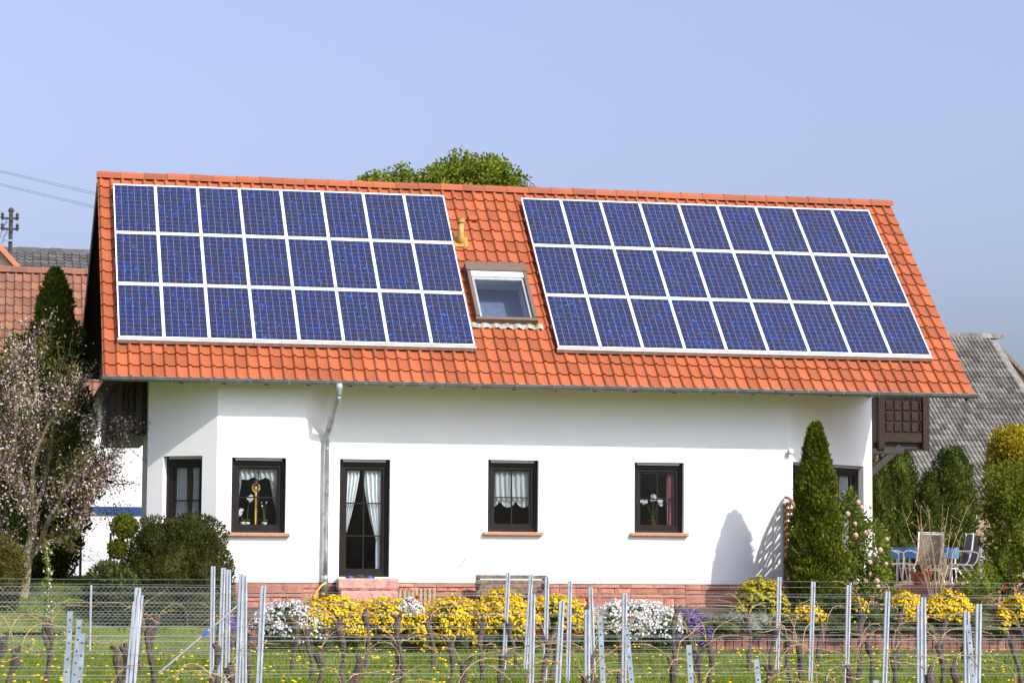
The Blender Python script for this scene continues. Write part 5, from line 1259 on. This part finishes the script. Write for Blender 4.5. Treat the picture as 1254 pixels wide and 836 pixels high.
tl = onpat(1133, 47.9); t = thing('garden_table', 'white garden table on the terrace under a blue cloth', 'table', tl)
MB().cbox(tl.x - .5, tl.x + .5, Yt - .1, Yt + .8, PZ + .68, PZ + .71).build('tabletop', M['white'], t)
for sx_ in (-.44, .44):
    for sy_ in (0, .7): MB().tube([(tl.x + sx_, Yt + sy_, PZ), (tl.x + sx_ * .98, Yt + sy_, PZ + .68)], .02, 8).build('leg', M['white'], t)
m = MB(); nx_ = 24; z_ = PZ + .716; x0, x1, y0, y1 = tl.x - .53, tl.x + .53, Yt - .14, Yt + .84
m.add([(x0, y0, z_), (x1, y0, z_), (x1, y1, z_), (x0, y1, z_)], [(0, 1, 2, 3)])
for i in range(nx_):
    a0, a1 = x0 + (x1 - x0) * i / nx_, x0 + (x1 - x0) * (i + 1) / nx_; w0 = .02 * math.sin(i * 1.3); w1 = .02 * math.sin((i + 1) * 1.3)
    m.add([(a0, y0 - .005, z_), (a1, y0 - .005, z_), (a1, y0 - .01 + w1, z_ - .22), (a0, y0 - .01 + w0, z_ - .22)], [(3, 2, 1, 0)])
for x_ in (x0, x1): m.add([(x_, y0, z_), (x_, y1, z_), (x_, y1, z_ - .22), (x_, y0, z_ - .22)], [(0, 1, 2, 3)])
tag(m.build('tablecloth', M['blue']), 'bright blue cloth draped over the garden table', 'tablecloth')
c = onpat(1202, 46.4); m = MB()
for k in range(5): m.tube([(c.x + .03 * math.sin(k * 2), 46.4 + .03 * math.cos(k * 2), PZ + .18), (c.x + .035 * math.sin(k * 2), 46.4 + .04 * math.cos(k * 2), PZ + .5), (c.x + .01 * math.sin(k * 2), 46.4, PZ + .82)], [.03, .045, .02], 7)
m.tube([(c.x, 46.4, PZ), (c.x, 46.4, PZ + .9)], .015, 8)
tag(m.build('folded_parasol', M['white']), 'small folded white parasol standing between chairs and hedge', 'parasol')
c = P(1128, 712, 45.0); t = thing('planter', 'terracotta planter on the edge of the terrace', 'planter', (c.x, 45.0, PZ))
MB().lathe([(.14, 0), (.20, .20), (.225, .20), (.225, .25), (.20, .25), (.185, .2)], (c.x, 45, PZ), 20).build('pot', M['terracotta'], t, smooth=False)
n = 160; pts = np.array([c.x, 45.0, PZ + .24]) + rng.normal(0, .07, (n, 3)) * [1, 1, .5]; leaves('leaves', pts, rng.normal(0, 1, (n, 3)), 1, .09, .03, M['bedgreen'], t, up=.8)

# ================================================================== fences
def chain_fence(label, x0, x1, Y, z0, z1, step, post_px, postm, rad=.0021, post_r=.019):
    t = thing('chain_link_fence', label, 'fence', ((x0 + x1) / 2, Y, z0)); m = MB(); H = z1 - z0
    k = x0 - H
    while k < x1:
        for s_ in (1, -1):
            a0, a1 = k, k + H; za, zb = (z0, z1) if s_ > 0 else (z1, z0)
            f0 = max(0, (x0 - a0) / H); f1 = min(1, (x1 - a0) / H)
            if f1 - f0 > .02: m.tube([(a0 + H * f0, Y, za + (zb - za) * f0), (a0 + H * f1, Y + .003 * s_, za + (zb - za) * f1)], rad, 3, cap=False)
        k += step
    o = m.build('wire_mesh', M['wire'], t); o['kind'] = 'stuff'
    for z in (z0 + .03, (z0 + z1) / 2, z1): MB().tube([(x0, Y - .004, z), (x1, Y - .004, z)], rad * 1.5, 4).build('tension_wire', M['wire'], t)
    for px, top, z_ in post_px:
        p = P(px, top, Y); MB().tube([(p.x, Y - .025, z0 - .3), (p.x, Y - .025, p.z)], post_r, 8).build('post', M[postm], t)
xL_ = P(-60, 760, 41.58).x; xR_ = P(303, 760, 41.58).x
chain_fence('galvanised chain link fence in front of the yew bush', xL_, xR_, 41.58, -.69, P(150, 718, 41.58).z, .078, [(111.5, 716, 0), (-50, 716, 0), (300, 722, 0)], 'galv')
xL_ = P(-60, 680, 49.6).x; xR_ = P(160, 680, 49.6).x
chain_fence('rear chain link fence with dark posts before the white house', xL_, xR_, 49.6, gz(49.6), P(110, 662, 49.6).z, .085, [(19, 653, 0), (9, 663, 0), (99, 660, 0), (135.5, 652, 0)], 'galvdark', post_r=.026)

# ================================================================== vineyard
RORD = ['seventh', 'sixth', 'fifth', 'fourth', 'third', 'second', 'first']; HN = {.52: 'lowest', .80: 'middle', 1.10: 'upper front', 1.14: 'upper rear', 1.36: 'topmost'}
ROWS = [22.4, 24.6, 27.2, 29.8, 32.4, 35.0, 37.4]
def post_profile(kind):
    if kind == 'groove':   # open channel with a deep groove to the front
        return [(-.030, .02), (-.030, -.016), (-.012, -.018), (-.008, .004), (.008, .004), (.012, -.018), (.030, -.016), (.030, .02), (.026, .02), (.026, -.010), (.014, -.012), (.011, .009), (-.011, .009), (-.014, -.012), (-.026, -.010), (-.026, .02)]
    return [(-.026, -.02), (.026, -.02), (.026, .022), (.022, .022), (.022, -.016), (-.026, -.016)]
def post_mesh(kind):
    pr = post_profile(kind); n = len(pr); m = MB()
    for z in (0, 1): m.v += [(x, y, z) for x, y in pr]
    m.f += [(i, (i + 1) % n, n + (i + 1) % n, n + i) for i in range(n)]
    if kind == 'groove': m.f += [tuple(range(n))[::-1], tuple(range(n, 2 * n))]
    return m.mesh('vineyard_post', M['galv'] if kind == 'groove' else M['galvdark'])
PM = {'groove': post_mesh('groove'), 'angle': post_mesh('angle')}
hole = MB().box(-.008, .008, -.0225, -.0195, -.008, .008).mesh('hole', M['black'])
hook = MB().box(-.010, .010, -.006, .003, -.006, .006).mesh('wire_hook', M['galvdark'])
def vpost(px, top, pxb, row, kind):
    Y = row; a = P(px, top, Y); z0 = gz(Y) - .25; b = P(pxb, 836, Y); sl = (a.x - b.x) / (a.z - b.z); foot = Vector((a.x - sl * (a.z - z0), Y, z0)); L = (a - foot).length
    t = thing('vineyard_post', ('grooved galvanised steel post in the %s vineyard row below the palisade edging' if kind == 'groove' else 'dark perforated angle steel post in the %s vineyard row below the palisade edging') % RORD[ROWS.index(row)], 'post', (foot.x, Y, gz(Y)),
              group=('grooved posts of the %s vineyard row' if kind == 'groove' else 'perforated posts of the %s vineyard row') % RORD[ROWS.index(row)])
    d = (a - foot).normalized(); q = Vector((0, 0, 1)).rotation_difference(d)
    o = bpy.data.objects.new('profile', PM[kind]); link(o, t); o.location = foot - t.location; o.rotation_mode = 'QUATERNION'; o.rotation_quaternion = q @ Vector((0, 0, 1)).rotation_difference(Vector((0, 0, 1))); o.scale = (1, 1, L)
    step = .11 if kind == 'angle' else .42
    k = .08
    while k < L - .3:
        p = a - d * k; c = bpy.data.objects.new('hole' if kind == 'angle' else 'wire_hook', hole if kind == 'angle' else hook); link(c, t); c.location = p - t.location; c.rotation_mode = 'QUATERNION'; c.rotation_quaternion = q; k += step
G_ = 'groove'; A_ = 'angle'
for px, top, pxb, row, kind in [(261, 693, 259, 35.0, G_), (273.5, 695, 269, 32.4, G_), (280, 697, 278, 32.4, G_), (295.5, 702, 291, 29.8, G_), (299.5, 704, 299, 29.8, G_), (322.5, 717, 317, 27.2, G_),
        (169, 719, 162, 24.6, G_), (172, 728, 162.5, 24.6, G_), (166.5, 736, 157.5, 24.6, G_), (622.5, 700, 616, 37.4, G_), (650.5, 703, 642, 37.4, G_), (652.5, 727, 650.5, 29.8, G_), (670, 706, 667, 35.0, G_),
        (688, 735, 683, 27.2, G_), (698, 711, 695, 35.0, G_), (719, 746, 719, 27.2, G_), (723, 719, 727, 32.4, G_), (765, 726, 764, 29.8, G_), (954.5, 706, 951, 37.4, G_), (996, 712, 992, 35.0, G_), (1039.5, 716, 1036.5, 32.4, G_),
        (1087, 724, 1083, 29.8, G_), (1130.5, 731, 1131, 27.2, G_), (1126, 739, 1126, 27.2, G_), (1183.5, 748, 1184, 24.6, G_), (1198.5, 739, 1197, 24.6, G_),
        (86, 748, 82, 24.6, A_), (97.5, 758, 90, 24.6, A_), (101, 775, 97, 22.4, A_), (83.5, 795, 80, 22.4, A_), (734, 753, 738, 24.6, A_), (766.5, 767, 773, 24.6, A_), (843, 789, 845.5, 22.4, A_), (925.5, 806, 928, 22.4, A_), (1185, 764, 1191, 24.6, A_), (1072, 832, 1072, 22.4, A_),
        (-90, 738, -92, 27.2, G_), (1345, 742, 1344, 27.2, G_)]:
    vpost(px, top, pxb, row, kind)
# brace with blue clamp
a = P(297, 736, 31.2); b_ = P(215, 806, 31.2); t = thing('brace_rod', 'slanting steel brace rod with a blue clamp beside the bright posts', 'brace', b_)
MB().tube([a, b_ + (b_ - a) * .25], .012, 8).build('rod', M['galv'], t); c = a.lerp(b_, .52); MB().tube([c, c + (b_ - a).normalized() * .08], .022, 8).build('clamp', M['bluep'], t)
# wires
for k, Y in enumerate(ROWS):
    xa = P(-170, 760, Y).x; xb = P(1420, 760, Y).x; g0 = gz(Y)
    for h in (.52, .80, 1.10, 1.14, 1.36):
        h2 = h + random.uniform(-.03, .03); pts = []
        for i in range(13): u = i / 12; pts.append((xa + (xb - xa) * u, Y - .03 + (.05 if h in (.84, 1.14) else 0), g0 + h2 - .012 * abs(math.sin(u * 9.4 + k)) + .012 * math.sin(u * 3 + k * 2)))
        m = MB(); m.tube(pts, .0018, 4)
        tag(m.build('trellis_wire', M['wire']), 'thin grey %s trellis wire of the %s vineyard row below the palisade edging' % (HN[h], RORD[k]), 'wire', 'trellis wires of the %s vineyard row' % RORD[k])
# vines
def vine_proto(seed):
    r = random.Random(seed); root = bpy.data.objects.new('grapevine', None); root.empty_display_size = .2; COL.objects.link(root)
    tag(root, 'gnarled bare grapevine with arched tan canes tied to the wires', 'grapevine', 'grapevines in the vineyard rows')
    H = r.uniform(.68, .92); lean = r.uniform(-.12, .12); path = []; rad = []
    for i in range(9):
        u = i / 8; path.append((lean * u + .028 * math.sin(u * 7 + seed), .02 * math.sin(u * 9 + seed), -.15 + (H + .15) * u)); rad.append(.031 + .010 * math.sin(i * 2.3 + seed) - .006 * u + (.018 if i >= 7 else 0))
    m = MB(); m.tube([Vector(p) + Vector((r.uniform(-.008, .008), 0, 0)) for p in path], [q * r.uniform(.85, 1.2) for q in rad], 8)
    top = Vector(path[-1])
    for k in range(3): m.tube([top - Vector((0, 0, .03)), top + Vector((r.uniform(-.09, .09), r.uniform(-.03, .03), r.uniform(.02, .09)))], [.032, .020], 6)
    m.build('trunk', M['bark'], root, local=True)
    for k in range(r.choice([1, 2, 2, 3])):
        s_ = 1 if k % 2 == 0 else -1; sp = r.uniform(.12, .42); up = r.choice([r.uniform(.05, .16), r.uniform(.14, .40)]); p = top + Vector((s_ * .04, 0, .03)); pts = []
        arc = r.choice([r.uniform(.35, .6), r.uniform(.7, 1.15)]); wob = r.uniform(-.03, .03)
        for i in range(11):
            u = i / 10; ph_ = u * math.pi * arc; pts.append(p + Vector((s_ * sp * (1 - math.cos(ph_)) * (1 + .25 * u), .03 * math.sin(u * 5 + k), up * math.sin(ph_) * (1 if ph_ < 1.57 else 1.5 - .5 * math.sin(ph_)) + wob * math.sin(u * 9 + seed))))
        c = MB(); c.tube(pts, [.0058 - .0028 * i / 10 for i in range(11)], 5)
        for i in range(2, 10, 2): c.ball(pts[i] + Vector((0, -.004, .006)), .010, 5)
        c.build('cane', M['cane'], root, local=True)
    return root
protos = [vine_proto(s) for s in range(16)]; used = [False] * 16; vi = 0
for k, Y in enumerate(ROWS):
    xa = P(-40, 760, Y).x; xb = P(1300, 760, Y).x; x = xa + random.uniform(0, .6)
    while x < xb:
        j = (vi * 7 + k * 3) % 16; o = protos[j] if not used[j] else dup(protos[j]); used[j] = True; vi += 1
        o['label'] = 'gnarled bare grapevine with arched tan canes in the %s row below the palisade edging' % RORD[k]; o['group'] = 'grapevines of the %s row' % RORD[k]
        o.location = (x, Y + random.uniform(-.03, .03), gz(Y) + random.uniform(-.06, .03)); o.rotation_euler = (0, 0, random.uniform(-.35, .35) + (math.pi if random.random() < .5 else 0)); s_ = random.uniform(.92, 1.1); o.scale = (s_, s_, s_)
        x += random.uniform(.95, 1.35)
# grass blades and dandelions
n = 90000; Yg = rng.uniform(29, 41.6, n); Xg = rng.uniform(-1.5, 20.5, n); z = np.interp(Yg, [a for a, b in GPROF], [b for a, b in GPROF])
pts = np.stack([Xg, Yg, z - .01], 1); hgt = .085 + .05 * np.sin(Xg * 1.9 + Yg) * np.sin(Yg * 2.3); d = unit(np.stack([rng.normal(0, .35, n), rng.normal(0, .35, n), np.ones(n)], 1)); s_ = unit(np.cross(d, rng.normal(0, 1, (n, 3))))
V, F = quads(pts, d, s_, hgt * rng.uniform(.6, 1.5, n), np.full(n, .011)); tag(np_mesh('grass', V, F, M['grassblade']), 'green meadow grass between the vine rows', 'grass', kind='stuff')
n = 520; Yg = rng.uniform(33, 41.5, n); Xg = rng.uniform(0, 19.5, n); z = np.interp(Yg, [a for a, b in GPROF], [b for a, b in GPROF]); m = MB()
for i in range(n):
    h_ = rng.uniform(.07, .14); c = Vector((Xg[i], Yg[i], z[i] + h_)); m.lathe([(.010, -.012), (.026, 0), (.019, .014)], c, 6)
tag(m.build('dandelion_flowers', M['yellow']), 'yellow dandelion heads scattered through the meadow grass', 'dandelions', kind='stuff')
n = 20000; Yg = rng.uniform(41.95, 52, n); Xg = rng.uniform(-2, 2.4, n); z = np.interp(Yg, [a for a, b in GPROF], [b for a, b in GPROF])
pts = np.stack([Xg, Yg, z], 1); d = unit(np.stack([rng.normal(0, .3, n), rng.normal(0, .3, n), np.ones(n)], 1)); s_ = unit(np.cross(d, rng.normal(0, 1, (n, 3))))
V, F = quads(pts, d, s_, .07 * rng.uniform(.6, 1.5, n), np.full(n, .014)); tag(np_mesh('lawn_grass', V, F, M['grassblade']), 'short lawn under the blossoming tree behind the fence', 'grass', kind='stuff')
